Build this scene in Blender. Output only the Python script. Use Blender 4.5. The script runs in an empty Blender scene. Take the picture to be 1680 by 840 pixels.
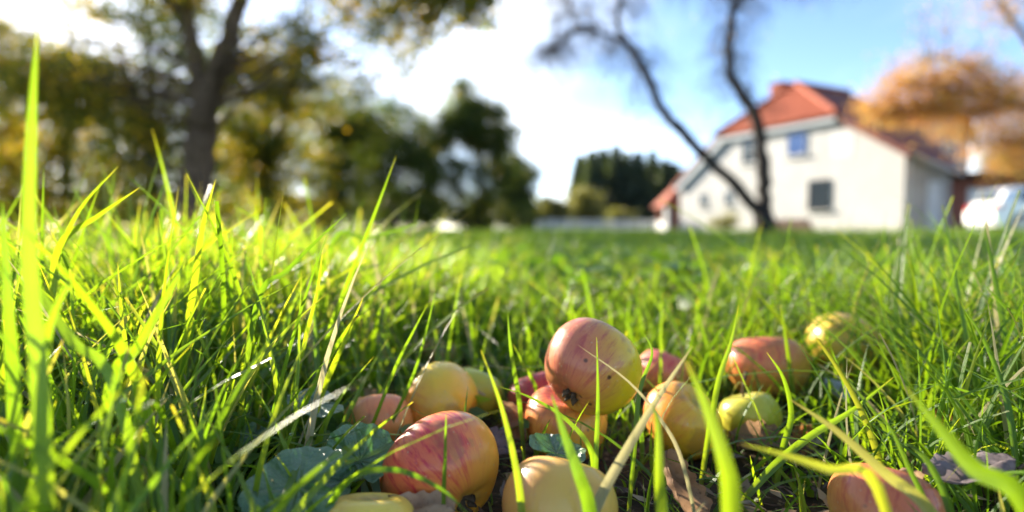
import bpy, math, random
import numpy as np
from mathutils import Vector, Matrix

random.seed(7)
RNG = np.random.default_rng(11)
R = math.radians
sc = bpy.context.scene
col = sc.collection

# ------------------------------------------------------------------ camera
CAMZ = 0.175
PITCH = math.atan(45 / 933.3)
cam_d = bpy.data.cameras.new('camera'); cam = bpy.data.objects.new('camera', cam_d); col.objects.link(cam)
cam.location = (0, 0, CAMZ); cam.rotation_euler = (R(90) - PITCH, 0, 0)
cam_d.lens = 20; cam_d.sensor_width = 36; cam_d.clip_start = 0.02; cam_d.clip_end = 3000
cam_d.dof.use_dof = True; cam_d.dof.focus_distance = 0.345; cam_d.dof.aperture_fstop = 2.7
cam_d.dof.aperture_blades = 0
sc.camera = cam

# ------------------------------------------------------------------ sky and sun
SUN_AZ = R(41.0)          # to the left of the view direction (+Y)
SUN_EL = R(17.0)
SUN = Vector((-math.sin(SUN_AZ) * math.cos(SUN_EL), math.cos(SUN_AZ) * math.cos(SUN_EL), math.sin(SUN_EL)))
world = bpy.data.worlds.new('World'); sc.world = world; world.use_nodes = True
nt = world.node_tree; nt.nodes.clear()
def wn(t, **k):
    n = nt.nodes.new(t)
    for a, b in k.items(): setattr(n, a, b)
    return n
wout = wn('ShaderNodeOutputWorld'); wbg = wn('ShaderNodeBackground'); wbg.inputs[1].default_value = 0.085
sky = wn('ShaderNodeTexSky', sky_type='NISHITA', sun_disc=False)
sky.sun_elevation = SUN_EL; sky.sun_rotation = -SUN_AZ; sky.altitude = 50
sky.air_density = 0.65; sky.dust_density = 0.3; sky.ozone_density = 2.0
wtc = wn('ShaderNodeTexCoord'); wsep = wn('ShaderNodeSeparateXYZ'); nt.links.new(wtc.outputs['Generated'], wsep.inputs[0])
def wm(op, a, b=None, clamp=False):
    n = wn('ShaderNodeMath', operation=op, use_clamp=clamp)
    for i, v in enumerate((a, b)):
        if v is None: continue
        if isinstance(v, (int, float)): n.inputs[i].default_value = v
        else: nt.links.new(v, n.inputs[i])
    return n.outputs[0]
den = wm('ADD', wm('MAXIMUM', wsep.outputs[2], 0.0), 0.22)
wc = wn('ShaderNodeCombineXYZ')
nt.links.new(wm('DIVIDE', wsep.outputs[0], den), wc.inputs[0]); nt.links.new(wm('DIVIDE', wsep.outputs[1], den), wc.inputs[1])
wmap = wn('ShaderNodeMapping'); nt.links.new(wc.outputs[0], wmap.inputs[0])
wmap.inputs['Location'].default_value = (4.8, 3.36, 0); wmap.inputs['Rotation'].default_value = (0, 0, R(20)); wmap.inputs['Scale'].default_value = (0.8, 0.5, 1)
wno = wn('ShaderNodeTexNoise'); wno.inputs['Scale'].default_value = 1.25; wno.inputs['Detail'].default_value = 5.0; wno.inputs['Roughness'].default_value = 0.52
nt.links.new(wmap.outputs[0], wno.inputs['Vector'])
# thin cloud, thicker towards the horizon; extra unseen cover overhead added for fill light
cov = wm('ADD', wno.outputs[0], wm('MULTIPLY', wm('MAXIMUM', wm('SUBTRACT', 0.30, wm('MAXIMUM', wsep.outputs[2], 0.0)), -0.06), 0.42))
wr = wn('ShaderNodeMapRange'); wr.interpolation_type = 'SMOOTHSTEP'; nt.links.new(cov, wr.inputs[0])
wr.inputs[1].default_value = 0.44; wr.inputs[2].default_value = 0.84
wmix = wn('ShaderNodeMix', data_type='RGBA'); nt.links.new(wr.outputs[0], wmix.inputs[0])
nt.links.new(sky.outputs[0], wmix.inputs[6]); wmix.inputs[7].default_value = (6.4, 6.6, 7.0, 1)
nt.links.new(wmix.outputs[2], wbg.inputs[0]); nt.links.new(wbg.outputs[0], wout.inputs[0])

sl = bpy.data.lights.new('sun', 'SUN'); sl.energy = 5.0; sl.angle = R(0.55); sl.color = (1.0, 0.90, 0.74)
so = bpy.data.objects.new('sun', sl); col.objects.link(so)
so.rotation_euler = (-SUN).to_track_quat('-Z', 'Y').to_euler(); so.location = (-20, 25, 30)

vs = sc.view_settings; vs.view_transform = 'Standard'; vs.look = 'None'; vs.gamma = 1; vs.exposure = 2.3
try: vs.use_curve_mapping = False
except Exception: pass
cy = sc.cycles
cy.max_bounces = 8; cy.diffuse_bounces = 4; cy.glossy_bounces = 2; cy.transmission_bounces = 6; cy.transparent_max_bounces = 6
cy.sample_clamp_indirect = 6; cy.sample_clamp_direct = 0; cy.caustics_reflective = False; cy.caustics_refractive = False
cy.use_denoising = True
try: cy.denoiser = 'OPENIMAGEDENOISE'
except Exception: pass

# ------------------------------------------------------------------ helpers
CP, SP = math.cos(PITCH), math.sin(PITCH)
def at(px, py, d):
    """world point seen at photo pixel (1680 wide) at forward distance d (world Y)"""
    u = (px - 840) / 933.3; v = (420 - py) / 933.3
    dx, dy, dz = u, CP + v * SP, -SP + v * CP
    s = d / dy
    return Vector((dx * s, d, CAMZ + dz * s))

def tag(o, label=None, cat=None, group=None, kind=None):
    if label: o['label'] = label
    if cat: o['category'] = cat
    if group: o['group'] = group
    if kind: o['kind'] = kind
    return o

def empty(name, loc=(0, 0, 0), rz=0):
    o = bpy.data.objects.new(name, None); col.objects.link(o); o.location = loc; o.rotation_euler = (0, 0, rz)
    o.empty_display_size = 0.05
    return o

def mesh_np(name, V, F, mat=None, smooth=False, attrs=None):
    """V (n,3) array, F list of (m,k) int arrays"""
    me = bpy.data.meshes.new(name)
    V = np.asarray(V, dtype=np.float32)
    if not isinstance(F, (list, tuple)): F = [F]
    F = [np.asarray(f, dtype=np.int32) for f in F if len(f)]
    me.vertices.add(len(V)); me.vertices.foreach_set('co', V.ravel())
    li = np.concatenate([f.ravel() for f in F]); tot = np.concatenate([np.full(len(f), f.shape[1], np.int32) for f in F])
    st = np.concatenate([[0], np.cumsum(tot)[:-1]]).astype(np.int32)
    me.loops.add(len(li)); me.loops.foreach_set('vertex_index', li)
    me.polygons.add(len(tot)); me.polygons.foreach_set('loop_start', st)
    try: me.polygons.foreach_set('loop_total', tot)
    except Exception: pass
    if smooth: me.polygons.foreach_set('use_smooth', np.ones(len(tot), bool))
    for k, a in (attrs or {}).items():
        at_ = me.attributes.new(k, 'FLOAT', 'POINT'); at_.data.foreach_set('value', np.asarray(a, np.float32))
    me.update(calc_edges=True); me.validate()
    if mat: me.materials.append(mat)
    return me

def link(name, me, parent=None, loc=None):
    o = bpy.data.objects.new(name, me); col.objects.link(o)
    if parent: o.parent = parent
    if loc is not None: o.location = loc
    return o

class MB:
    """collects simple shapes into one mesh"""
    def __init__(s): s.v = []; s.f = []
    def add(s, v, f):
        b = len(s.v); s.v += [tuple(p) for p in v]; s.f += [tuple(i + b for i in q) for q in f]; return s
    def box(s, lo, hi):
        x0, y0, z0 = lo; x1, y1, z1 = hi
        return s.add([(x0,y0,z0),(x1,y0,z0),(x1,y1,z0),(x0,y1,z0),(x0,y0,z1),(x1,y0,z1),(x1,y1,z1),(x0,y1,z1)],
                     [(3,2,1,0),(4,5,6,7),(0,1,5,4),(1,2,6,5),(2,3,7,6),(3,0,4,7)])
    def slab(s, pts, t):
        """polygon thickened along its normal downward by t"""
        pts = [Vector(p) for p in pts]
        n = Vector((0, 0, 0))
        for i in range(len(pts)): n += pts[i].cross(pts[(i + 1) % len(pts)])
        n.normalize()
        if n.z < -1e-6: n = -n; pts.reverse()
        k = len(pts); q = [p - n * t for p in pts]
        return s.add(pts + q, [tuple(range(k)), tuple(range(2 * k - 1, k - 1, -1))] + [(i, k + i, k + (i + 1) % k, (i + 1) % k) for i in range(k)])
    def prism(s, pts2, fn, a, b):
        """2-D polygon swept between two values a,b: fn(u,v,w)->xyz"""
        k = len(pts2)
        return s.add([fn(u, v, a) for u, v in pts2] + [fn(u, v, b) for u, v in pts2],
                     [tuple(range(k - 1, -1, -1)), tuple(range(k, 2 * k))] + [(i, (i + 1) % k, k + (i + 1) % k, k + i) for i in range(k)])
    def tube(s, pts, rad, n=8, cap=True):
        pts = [Vector(p) for p in pts]; m = len(pts); ring = []; prev = None
        for i, p in enumerate(pts):
            t = (pts[min(i + 1, m - 1)] - pts[max(i - 1, 0)])
            if t.length < 1e-9: t = Vector((0, 0, 1))
            t.normalize()
            if prev is None:
                a = Vector((1, 0, 0)) if abs(t.x) < .8 else Vector((0, 1, 0)); prev = t.cross(a).normalized()
            u = (prev - t * prev.dot(t));
            u = u.normalized() if u.length > 1e-6 else t.orthogonal().normalized()
            prev = u; w = t.cross(u); r = rad[i] if hasattr(rad, '__len__') else rad
            ring += [p + (u * math.cos(k * 2 * math.pi / n) + w * math.sin(k * 2 * math.pi / n)) * r for k in range(n)]
        f = [(i * n + k, i * n + (k + 1) % n, (i + 1) * n + (k + 1) % n, (i + 1) * n + k) for i in range(m - 1) for k in range(n)]
        if cap: f += [tuple(range(n - 1, -1, -1)), tuple(range((m - 1) * n, m * n))]
        return s.add(ring, f)
    def build(s, name, mat, parent=None, smooth=False, loc=None, bevel=0):
        me = bpy.data.meshes.new(name); me.from_pydata([tuple(p) for p in s.v], [], s.f); me.update()
        if smooth: me.polygons.foreach_set('use_smooth', [True] * len(me.polygons))
        if mat: me.materials.append(mat)
        o = link(name, me, parent, loc)
        if bevel:
            m = o.modifiers.new('bevel', 'BEVEL'); m.width = bevel; m.segments = 2; m.limit_method = 'ANGLE'; m.angle_limit = R(30)
        return o

# ------------------------------------------------------------------ materials
def newmat(name):
    m = bpy.data.materials.new(name); m.use_nodes = True; t = m.node_tree; t.nodes.clear()
    return m, t
def N(t, typ, **k):
    n = t.nodes.new(typ)
    ins = k.pop('ins', {})
    for a, b in k.items(): setattr(n, a, b)
    for a, b in ins.items():
        if isinstance(b, bpy.types.NodeSocket): t.links.new(b, n.inputs[a])
        else: n.inputs[a].default_value = b
    return n
def ramp(t, fac, stops, interp='LINEAR'):
    n = N(t, 'ShaderNodeValToRGB'); cr = n.color_ramp; cr.interpolation = interp
    while len(cr.elements) < len(stops): cr.elements.new(0.5)
    for e, (p, c) in zip(cr.elements, stops):
        e.position = p; e.color = (c[0], c[1], c[2], 1) if hasattr(c, '__len__') else (c, c, c, 1)
    t.links.new(fac, n.inputs[0]); return n.outputs[0]
def mixc(t, f, a, b, mode='MIX'):
    n = N(t, 'ShaderNodeMix', data_type='RGBA', blend_type=mode)
    for i, v in ((0, f), (6, a), (7, b)):
        if isinstance(v, bpy.types.NodeSocket): t.links.new(v, n.inputs[i])
        elif hasattr(v, '__len__'): n.inputs[i].default_value = (v[0], v[1], v[2], 1)
        else: n.inputs[i].default_value = v
    return n.outputs[2]
def mth(t, op, a, b=0.0, clamp=False):
    n = N(t, 'ShaderNodeMath', operation=op, use_clamp=clamp)
    for i, v in enumerate((a, b)):
        if isinstance(v, bpy.types.NodeSocket): t.links.new(v, n.inputs[i])
        else: n.inputs[i].default_value = v
    return n.outputs[0]
def noise(t, vec, scale, detail=4, rough=.55, dist=0):
    n = N(t, 'ShaderNodeTexNoise', ins={'Scale': scale, 'Detail': detail, 'Roughness': rough, 'Distortion': dist})
    if vec is not None: t.links.new(vec, n.inputs['Vector'])
    return n.outputs[0]
def bump(t, h, strength, dist):
    n = N(t, 'ShaderNodeBump', ins={'Strength': strength, 'Distance': dist}); t.links.new(h, n.inputs['Height']); return n.outputs[0]
def finish(m, t, colr, rough=.7, normal=None, spec=.3, metal=0, coat=0):
    p = N(t, 'ShaderNodeBsdfPrincipled', ins={'Roughness': rough, 'Specular IOR Level': spec, 'Metallic': metal, 'Coat Weight': coat})
    if isinstance(colr, bpy.types.NodeSocket): t.links.new(colr, p.inputs['Base Color'])
    else: p.inputs['Base Color'].default_value = (*colr, 1)
    if normal: t.links.new(normal, p.inputs['Normal'])
    o = N(t, 'ShaderNodeOutputMaterial'); t.links.new(p.outputs[0], o.inputs[0]); return p
def objco(t): return N(t, 'ShaderNodeTexCoord').outputs['Object']

def mat_mottled(name, c1, c2, scale, rough=.8, bmp=.3, bdist=.02, spec=.2, detail=5):
    m, t = newmat(name); v = objco(t)
    n1 = noise(t, v, scale, detail); n2 = noise(t, v, scale * 6, 3)
    f = ramp(t, mth(t, 'ADD', mth(t, 'MULTIPLY', n1, .7), mth(t, 'MULTIPLY', n2, .3)), [(.35, 0), (.65, 1)])
    finish(m, t, mixc(t, f, c1, c2), rough, bump(t, n2, bmp, bdist), spec); return m

def mat_leaf(name, stops, trans_gain=(2.3, 2.1, .6), tw=.55, rough=.45, spec=.4, sheen=0):
    """thin leaf: diffuse front + light coming through; colour from the per-leaf attribute v"""
    m, t = newmat(name)
    a = N(t, 'ShaderNodeAttribute', attribute_name='v').outputs['Fac']
    c = ramp(t, a, stops)
    tc = N(t, 'ShaderNodeVectorMath', operation='MULTIPLY', ins={0: c, 1: trans_gain}).outputs[0]
    p = N(t, 'ShaderNodeBsdfPrincipled', ins={'Roughness': rough, 'Specular IOR Level': spec, 'Base Color': c})
    tr = N(t, 'ShaderNodeBsdfTranslucent', ins={'Color': tc})
    mx = N(t, 'ShaderNodeMixShader', ins={0: tw, 1: p.outputs[0], 2: tr.outputs[0]})
    o = N(t, 'ShaderNodeOutputMaterial'); t.links.new(mx.outputs[0], o.inputs[0]); return m

def mat_grass(name, stops, tw=.5, gain=(2.85, 2.4, .25)):
    m, t = newmat(name)
    a = N(t, 'ShaderNodeAttribute', attribute_name='v').outputs['Fac']
    tt = N(t, 'ShaderNodeAttribute', attribute_name='t').outputs['Fac']
    c = ramp(t, a, stops)
    geo = N(t, 'ShaderNodeNewGeometry').outputs['Position']
    n1 = noise(t, geo, 60, 3)
    c = mixc(t, mth(t, 'MULTIPLY', n1, .35), c, (.13, .17, .03))
    # pale sheath at the foot, straw coloured dry tip on some blades
    foot = ramp(t, tt, [(0, 1), (.22, 0)])
    c = mixc(t, mth(t, 'MULTIPLY', foot, .55), c, (.17, .19, .07))
    tip = mth(t, 'MULTIPLY', ramp(t, tt, [(.9, 0), (1, 1)]), ramp(t, a, [(.45, 0), (.6, 1)]))
    c = mixc(t, mth(t, 'MULTIPLY', tip, .6), c, (.3, .24, .1))
    gn = mixc(t, ramp(t, a, [(.9, 0), (.96, 1)]), gain, (1.15, 1.1, .95))
    tc = N(t, 'ShaderNodeVectorMath', operation='MULTIPLY', ins={0: c, 1: gn}).outputs[0]
    s = N(t, 'ShaderNodeAttribute', attribute_name='s').outputs['Fac']     # across the blade: parallel veins
    w = N(t, 'ShaderNodeTexWave', wave_type='BANDS', bands_direction='X', ins={'Scale': 1.1, 'Distortion': .6})
    cv = N(t, 'ShaderNodeCombineXYZ', ins={0: s}); t.links.new(cv.outputs[0], w.inputs['Vector'])
    p = N(t, 'ShaderNodeBsdfPrincipled', ins={'Roughness': .38, 'Specular IOR Level': .5, 'Base Color': c})
    t.links.new(bump(t, w.outputs[1], .35, .0006), p.inputs['Normal'])
    tr = N(t, 'ShaderNodeBsdfTranslucent', ins={'Color': tc})
    mx = N(t, 'ShaderNodeMixShader', ins={0: tw, 1: p.outputs[0], 2: tr.outputs[0]})
    o = N(t, 'ShaderNodeOutputMaterial'); t.links.new(mx.outputs[0], o.inputs[0]); return m

GRASS_STOPS = [(0, (.035, .095, .022)), (.3, (.06, .15, .025)), (.62, (.10, .20, .028)), (.88, (.15, .23, .035)), (.96, (.36, .33, .17)), (1, (.44, .38, .24))]
M = {}
M['grass'] = mat_grass('grass_blades', GRASS_STOPS)
M['grass_far'] = mat_grass('grass_blades_far', GRASS_STOPS, .5)
M['bark'] = mat_mottled('bark', (.075, .046, .026), (.19, .125, .075), 9, .9, .9, .03)
M['bark_dark'] = mat_mottled('bark_dark', (.018, .015, .013), (.06, .048, .04), 12, .9, .9, .03)
M['leaf_gold'] = mat_leaf('leaf_gold', [(0, (.05, .075, .015)), (.4, (.10, .12, .02)), (.65, (.24, .20, .025)), (1, (.42, .27, .025))])
M['leaf_green'] = mat_leaf('leaf_green', [(0, (.03, .055, .015)), (.6, (.06, .09, .02)), (.9, (.15, .14, .025)), (1, (.25, .19, .03))])
M['leaf_dark'] = mat_leaf('leaf_dark', [(0, (.018, .035, .014)), (.7, (.035, .058, .018)), (1, (.09, .10, .02))], tw=.4)
M['leaf_orange'] = mat_leaf('leaf_orange', [(0, (.24, .22, .06)), (.25, (.40, .27, .09)), (.55, (.44, .22, .08)), (.82, (.34, .13, .055)), (1, (.24, .18, .06))], (1.6, 1.5, .9), .55)
M['leaf_straw'] = mat_leaf('leaf_straw', [(0, (.075, .09, .035)), (.6, (.13, .135, .05)), (1, (.22, .20, .08))], tw=.4)
M['needle'] = mat_leaf('needle', [(0, (.03, .05, .04)), (.7, (.055, .08, .055)), (1, (.10, .12, .06))], tw=.35)

# ------------------------------------------------------------------ ground
def gz(x, y):
    d = np.hypot(x, y); k = np.clip((d - 1.2) / 4, 0, 1)
    return k * (.03 * np.sin(x * .9 + 1) * np.cos(y * .7) + .02 * np.sin(x * 2.3 + y * 1.7))
def make_ground():
    rr = np.concatenate([np.linspace(.0, 1.6, 40)[1:], np.geomspace(1.7, 900, 70)]); na = 120
    aa = np.linspace(0, 2 * math.pi, na, endpoint=False)
    X = np.outer(rr, np.cos(aa)).ravel(); Y = np.outer(rr, np.sin(aa)).ravel()
    Z = gz(X, Y) * np.clip(60 / np.maximum(np.hypot(X, Y), 1), 0, 1)
    d = np.hypot(X, Y)
    Z += np.where(d < 1.7, .004 * np.sin(X * 55) * np.cos(Y * 47) - .002, 0)
    V = np.column_stack([X, Y, Z]); V = np.vstack([V, [[0, 0, 0]]])
    i = np.arange(len(rr) - 1)[:, None] * na; k = np.arange(na)[None, :]; k2 = (k + 1) % na
    F = np.stack([(i + k), (i + na + k), (i + na + k2), (i + k2)], -1).reshape(-1, 4)
    c = len(V) - 1; T = np.stack([np.full(na, c), np.arange(na), (np.arange(na) + 1) % na], -1)
    m, t = newmat('ground_soil_and_turf'); v = objco(t)
    n1 = noise(t, v, 40, 6); n2 = noise(t, v, 1.3, 4); n3 = noise(t, v, 220, 3)
    soil = mixc(t, ramp(t, n1, [(.35, 0), (.65, 1)]), (.028, .02, .013), (.085, .062, .036))
    soil = mixc(t, ramp(t, n3, [(.58, 0), (.68, 1)]), soil, (.17, .13, .075))
    turf = mixc(t, ramp(t, n2, [(.3, 0), (.7, 1)]), (.035, .075, .015), (.075, .12, .025))
    ln = N(t, 'ShaderNodeVectorMath', operation='LENGTH', ins={0: v}).outputs['Value']
    f = ramp(t, mth(t, 'DIVIDE', ln, 10), [(.09, 0), (.22, 1)])
    finish(m, t, mixc(t, f, soil, turf), .95, bump(t, n1, .8, .01), .1)
    o = link('ground', mesh_np('ground', V, [F, T], m, True)); o['kind'] = 'structure'
make_ground()

# ------------------------------------------------------------------ farmhouse
def mat_wall(name, c1, c2, brick=(.25, .075), bump_s=.25):
    m, t = newmat(name); v = objco(t)
    big = noise(t, v, .8, 5); fine = noise(t, v, 14, 4)
    b = N(t, 'ShaderNodeTexBrick', ins={'Scale': 1.0, 'Mortar Size': .012, 'Brick Width': brick[0], 'Row Height': brick[1], 'Color1': (1, 1, 1, 1), 'Color2': (.9, .9, .9, 1), 'Mortar': (.75, .75, .75, 1)})
    sp = N(t, 'ShaderNodeSeparateXYZ'); t.links.new(v, sp.inputs[0])
    cv = N(t, 'ShaderNodeCombineXYZ', ins={0: mth(t, 'ADD', sp.outputs[0], sp.outputs[1]), 1: sp.outputs[2]}); t.links.new(cv.outputs[0], b.inputs['Vector'])
    c = mixc(t, ramp(t, big, [(.3, 0), (.7, 1)]), c1, c2)
    c = mixc(t, 1.0, c, b.outputs[0], 'MULTIPLY')
    # streaky dirt near the foot
    foot = mth(t, 'MULTIPLY', ramp(t, mth(t, 'ADD', sp.outputs[2], mth(t, 'MULTIPLY', fine, .5)), [(.15, 1), (.9, 0)]), .35)
    c = mixc(t, foot, c, (.42, .40, .34))
    finish(m, t, c, .9, bump(t, b.outputs[1], bump_s, .006), .15); return m
def mat_tiles(name, c1, c2):
    m, t = newmat(name); v = N(t, 'ShaderNodeTexCoord').outputs['Object']
    n1 = noise(t, v, 1.4, 5, .65); n2 = noise(t, v, 25, 3)
    f = mth(t, 'ADD', mth(t, 'MULTIPLY', n1, .6), mth(t, 'MULTIPLY', n2, .4))
    finish(m, t, mixc(t, ramp(t, f, [(.35, 0), (.65, 1)]), c1, c2), .75, bump(t, n2, .5, .02), .25); return m
M['wall_white'] = mat_wall('painted_brick', (.50, .485, .46), (.58, .565, .54))
M['wall_grey'] = mat_wall('grey_shaded_wall', (.32, .31, .30), (.42, .41, .39))  # grey wall; the farmhouse side's shade is put into this colour
M['brick_red'] = mat_wall('red_brick', (.22, .085, .06), (.30, .12, .085), bump_s=.8)
M['tile_red'] = mat_tiles('clay_tiles', (.19, .038, .018), (.31, .078, .034))
M['tile_shaded'] = mat_tiles('shaded_clay_tiles', (.11, .035, .028), (.18, .06, .042))  # clay tile darkened: the right slope's shade is painted into the colour
M['felt'] = mat_mottled('roof_felt', (.03, .028, .027), (.06, .055, .05), 6)
M['board_white'] = mat_mottled('painted_board', (.62, .63, .62), (.74, .74, .72), 4, .6, .2)
M['board_grey'] = mat_mottled('grey_board', (.40, .43, .46), (.5, .53, .55), 4, .6, .2)
M['plinth'] = mat_mottled('plinth', (.45, .42, .38), (.6, .57, .52), 4, .9, .5)
M['metal_grey'] = mat_mottled('zinc', (.35, .36, .36), (.48, .48, .47), 7, .45, .1, spec=.5)
def mat_glass(name, c):
    m, t = newmat(name); finish(m, t, c, .08, None, .5, 0, 0); return m
M['pane'] = mat_glass('window_pane', (.03, .045, .06)); M['pane_sky_reflection'] = mat_glass('window_pane_sky_reflection', (.022, .075, .25))  # the blue pane has a sky reflection painted into its colour
M['curtain'] = mat_mottled('net_curtain', (.55, .545, .53), (.62, .615, .6), 6, .9, .3)

DR = 22.0
HR = Vector((.686 * DR, DR, 0)); HA = Vector((-.4412, .8974, 0)); HB = Vector((.8974, .4412, 0))
house = empty('farmhouse', HR, math.atan2(HB.y, HB.x))      # local X = into the house, local Y = along the gable front
def H(a, b, z): return (b, a, z)
def build_house():
    tag(house, 'white farmhouse with red clay half-hip roof behind the forked bare tree', 'house')
    # gable front, thick wall with recessed openings cut as real holes from strips
    front = [(0, 0), (12.2, 0), (12.2, 2.85), (9.2, 4.95), (2.8, 4.95), (0, 3.2)]
    MB().prism(front, lambda u, v, w: H(u, w, v), 0.0, .32).build('front_wall', M['wall_white'], house)
    side = [(.32, 0), (3.2, 0), (3.2, 2.35), (.32, 3.05)]
    MB().prism(side, lambda u, v, w: H(w, u, v), 0.003, .3).build('side_wall', M['wall_grey'], house)
    MB().prism([(3.2, 0), (5.4, 0), (5.4, 4.7), (3.2, 2.6)], lambda u, v, w: H(w, u, v), 2.6, 2.9).build('rear_side_wall', M['wall_grey'], house)
    MB().prism([(.32, 0), (5.4, 0), (5.4, 2.7), (.32, 2.7)], lambda u, v, w: H(w, u, v), 11.9, 12.19).build('far_side_wall', M['wall_white'], house)
    MB().prism([(2.9, 0), (11.9, 0), (11.9, 3.0), (6, 6.9), (2.9, 4.9)], lambda u, v, w: H(u, w, v), 5.1, 5.4).build('rear_wall', M['wall_white'], house)
    MB().box(H(-.03, -.05, 0), H(12.23, -.003, .42)).build('plinth', M['plinth'], house)
    # roof planes; corrugated by rolled tiles running up the slope
    top = (6, 1.55, 7.2); back = (6, 5.6, 7.2)
    def plane(name, pts, mat, parent=house):
        return MB().slab([H(*p) for p in pts], .14).build(name, mat, parent)
    hip = plane('hip_roof', [(2.62, -.32, 5.02), (9.4, -.32, 5.02), top], M['tile_red'])
    plane('roof_slope', [(-.35, -.25, 3.1), (2.62, -.25, 5.04), top, back, (2.4, 5.6, 4.9), (-.35, 3.35, 2.42)], M['tile_shaded'])
    plane('roof_slope', [(12.6, -.25, 2.72), (9.4, -.25, 5.04), top, back, (12.6, 5.6, 2.72)], M['tile_red'])
    # rows of tiles on the hip that can just be told apart: thin raised courses, each its own piece
    for k in range(1, 9):
        f = k / 9.0
        l = Vector((2.62, -.32, 5.02)).lerp(Vector(top), f); r = Vector((9.4, -.32, 5.02)).lerp(Vector(top), f)
        l2 = Vector((2.62, -.32, 5.02)).lerp(Vector(top), f - .1); r2 = Vector((9.4, -.32, 5.02)).lerp(Vector(top), f - .1)
        MB().slab([H(l.x, l.y, l.z + .035), H(r.x, r.y, r.z + .035), H(r2.x, r2.y - .01, r2.z + .06), H(l2.x, l2.y - .01, l2.z + .06)], .03).build('tile_course', M['tile_red'], hip)
    for p, q in (((2.62, -.32, 5.06), top), ((9.4, -.32, 5.06), top), (top, back)):
        MB().tube([H(p[0], p[1], p[2] + .05), H(q[0], q[1], q[2] + .05)], .13, 8).build('ridge_cap', M['tile_red'], house)
    # boards under the verges
    MB().slab([H(9.25, -.2, 4.98), H(12.55, -.2, 2.66), H(12.55, -.06, 2.66), H(9.25, -.06, 4.98)], .42).build('verge_board', M['board_grey'], house)
    MB().slab([H(2.75, -.2, 4.94), H(-.3, -.2, 2.99), H(-.3, -.06, 2.99), H(2.75, -.06, 4.94)], .14).build('verge_board', M['tile_shaded'], house)
    MB().box(H(2.7, -.28, 4.72), H(9.3, -.02, 4.88)).build('soffit', M['board_grey'], house)
    ch = MB().box(H(7.1, 1.9, 6.2), H(7.8, 2.6, 7.55)).build('chimney', M['tile_red'], house, bevel=.02)
    MB().box(H(7.03, 1.83, 7.552), H(7.87, 2.67, 7.64)).build('chimney_cap', M['tile_shaded'], ch)
    # windows: (a centre, z centre, width, height, panes cols, rows, pane material)
    def window(a, z, w, h, nc, nr, pm, frame=M['board_grey'], deep=True):
        wd = MB().box(H(a - w / 2 - .07, -.015, z - h / 2 - .07), H(a + w / 2 + .07, .05, z + h / 2 + .07)).build('window', M['curtain'] if pm == 'blank' else M['pane'], house)
        if pm == 'blank': return
        fr = MB()
        for s in (-1, 1):
            fr.box(H(a + s * (w / 2 + .02) - .025, -.05, z - h / 2 - .05), H(a + s * (w / 2 + .02) + .025, -.016, z + h / 2 + .05))
            fr.box(H(a - w / 2, -.048, z + s * (h / 2 + .02) - .025), H(a + w / 2, -.016, z + s * (h / 2 + .02) + .025))
        for i in range(1, nc): fr.box(H(a - w / 2 + w * i / nc - .018, -.044, z - h / 2), H(a - w / 2 + w * i / nc + .018, -.016, z + h / 2))
        for i in range(1, nr): fr.box(H(a - w / 2, -.042, z - h / 2 + h * i / nr - .02), H(a + w / 2, -.016, z - h / 2 + h * i / nr + .02))
        fr.build('frame', frame, wd)
        for i in range(nc):
            for j in range(nr):
                MB().box(H(a - w / 2 + w * i / nc + .026, -.03, z - h / 2 + h * j / nr + .021), H(a - w / 2 + w * (i + 1) / nc - .026, -.018, z - h / 2 + h * (j + 1) / nr - .021)).build('pane', pm, wd)
        MB().box(H(a - w / 2 - .14, -.13, z - h / 2 - .13), H(a + w / 2 + .14, -.018, z - h / 2 - .075)).build('sill', M['plinth'], wd)
    def fa(px):                                    # where a photo column meets the gable front
        u = (px - 840) / 933.3; return (HR.x - u * HR.y) / (u * HA.y - HA.x)
    def fz(px, py):
        a = fa(px); d = HR.y + a * HA.y; return at(px, py, d).z
    for (px, py, w, h, nc, nr, pm) in (  # photo column and row of each opening
        (1228, 247, 1.0, 1.15, 2, 2, M['pane']), (1303, 236, .9, 1.0, 2, 1, M['pane_sky_reflection']), (1342, 320, .95, 1.2, 2, 3, M['pane']),
                                       (1152, 328, .42, .6, 1, 1, M['pane']), (1193, 325, .42, .6, 1, 1, M['pane']), (1378, 237, .8, .9, 1, 1, 'blank')):
        window(fa(px), fz(px, py), w, h, nc, nr, pm, M['felt'] if nr == 3 else M['board_grey'])
    # side: downpipe at the corner, plank door
    MB().tube([H(-.08, .16, .05), H(-.08, .16, 2.9)], .05, 8).build('downpipe', M['metal_grey'], house, True)
    MB().tube([H(-.34, -.2, 3.02), H(-.34, 3.3, 2.36)], .07, 8).build('gutter', M['metal_grey'], house, True)
    dr = MB().box(H(-.05, 1.5, .05), H(-.003, 2.4, 2.05)).build('door', M['board_grey'], house)
    MB().box(H(-.09, 2.24, 1.0), H(-.052, 2.32, 1.12)).build('handle', M['metal_grey'], dr)
build_house()

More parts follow.
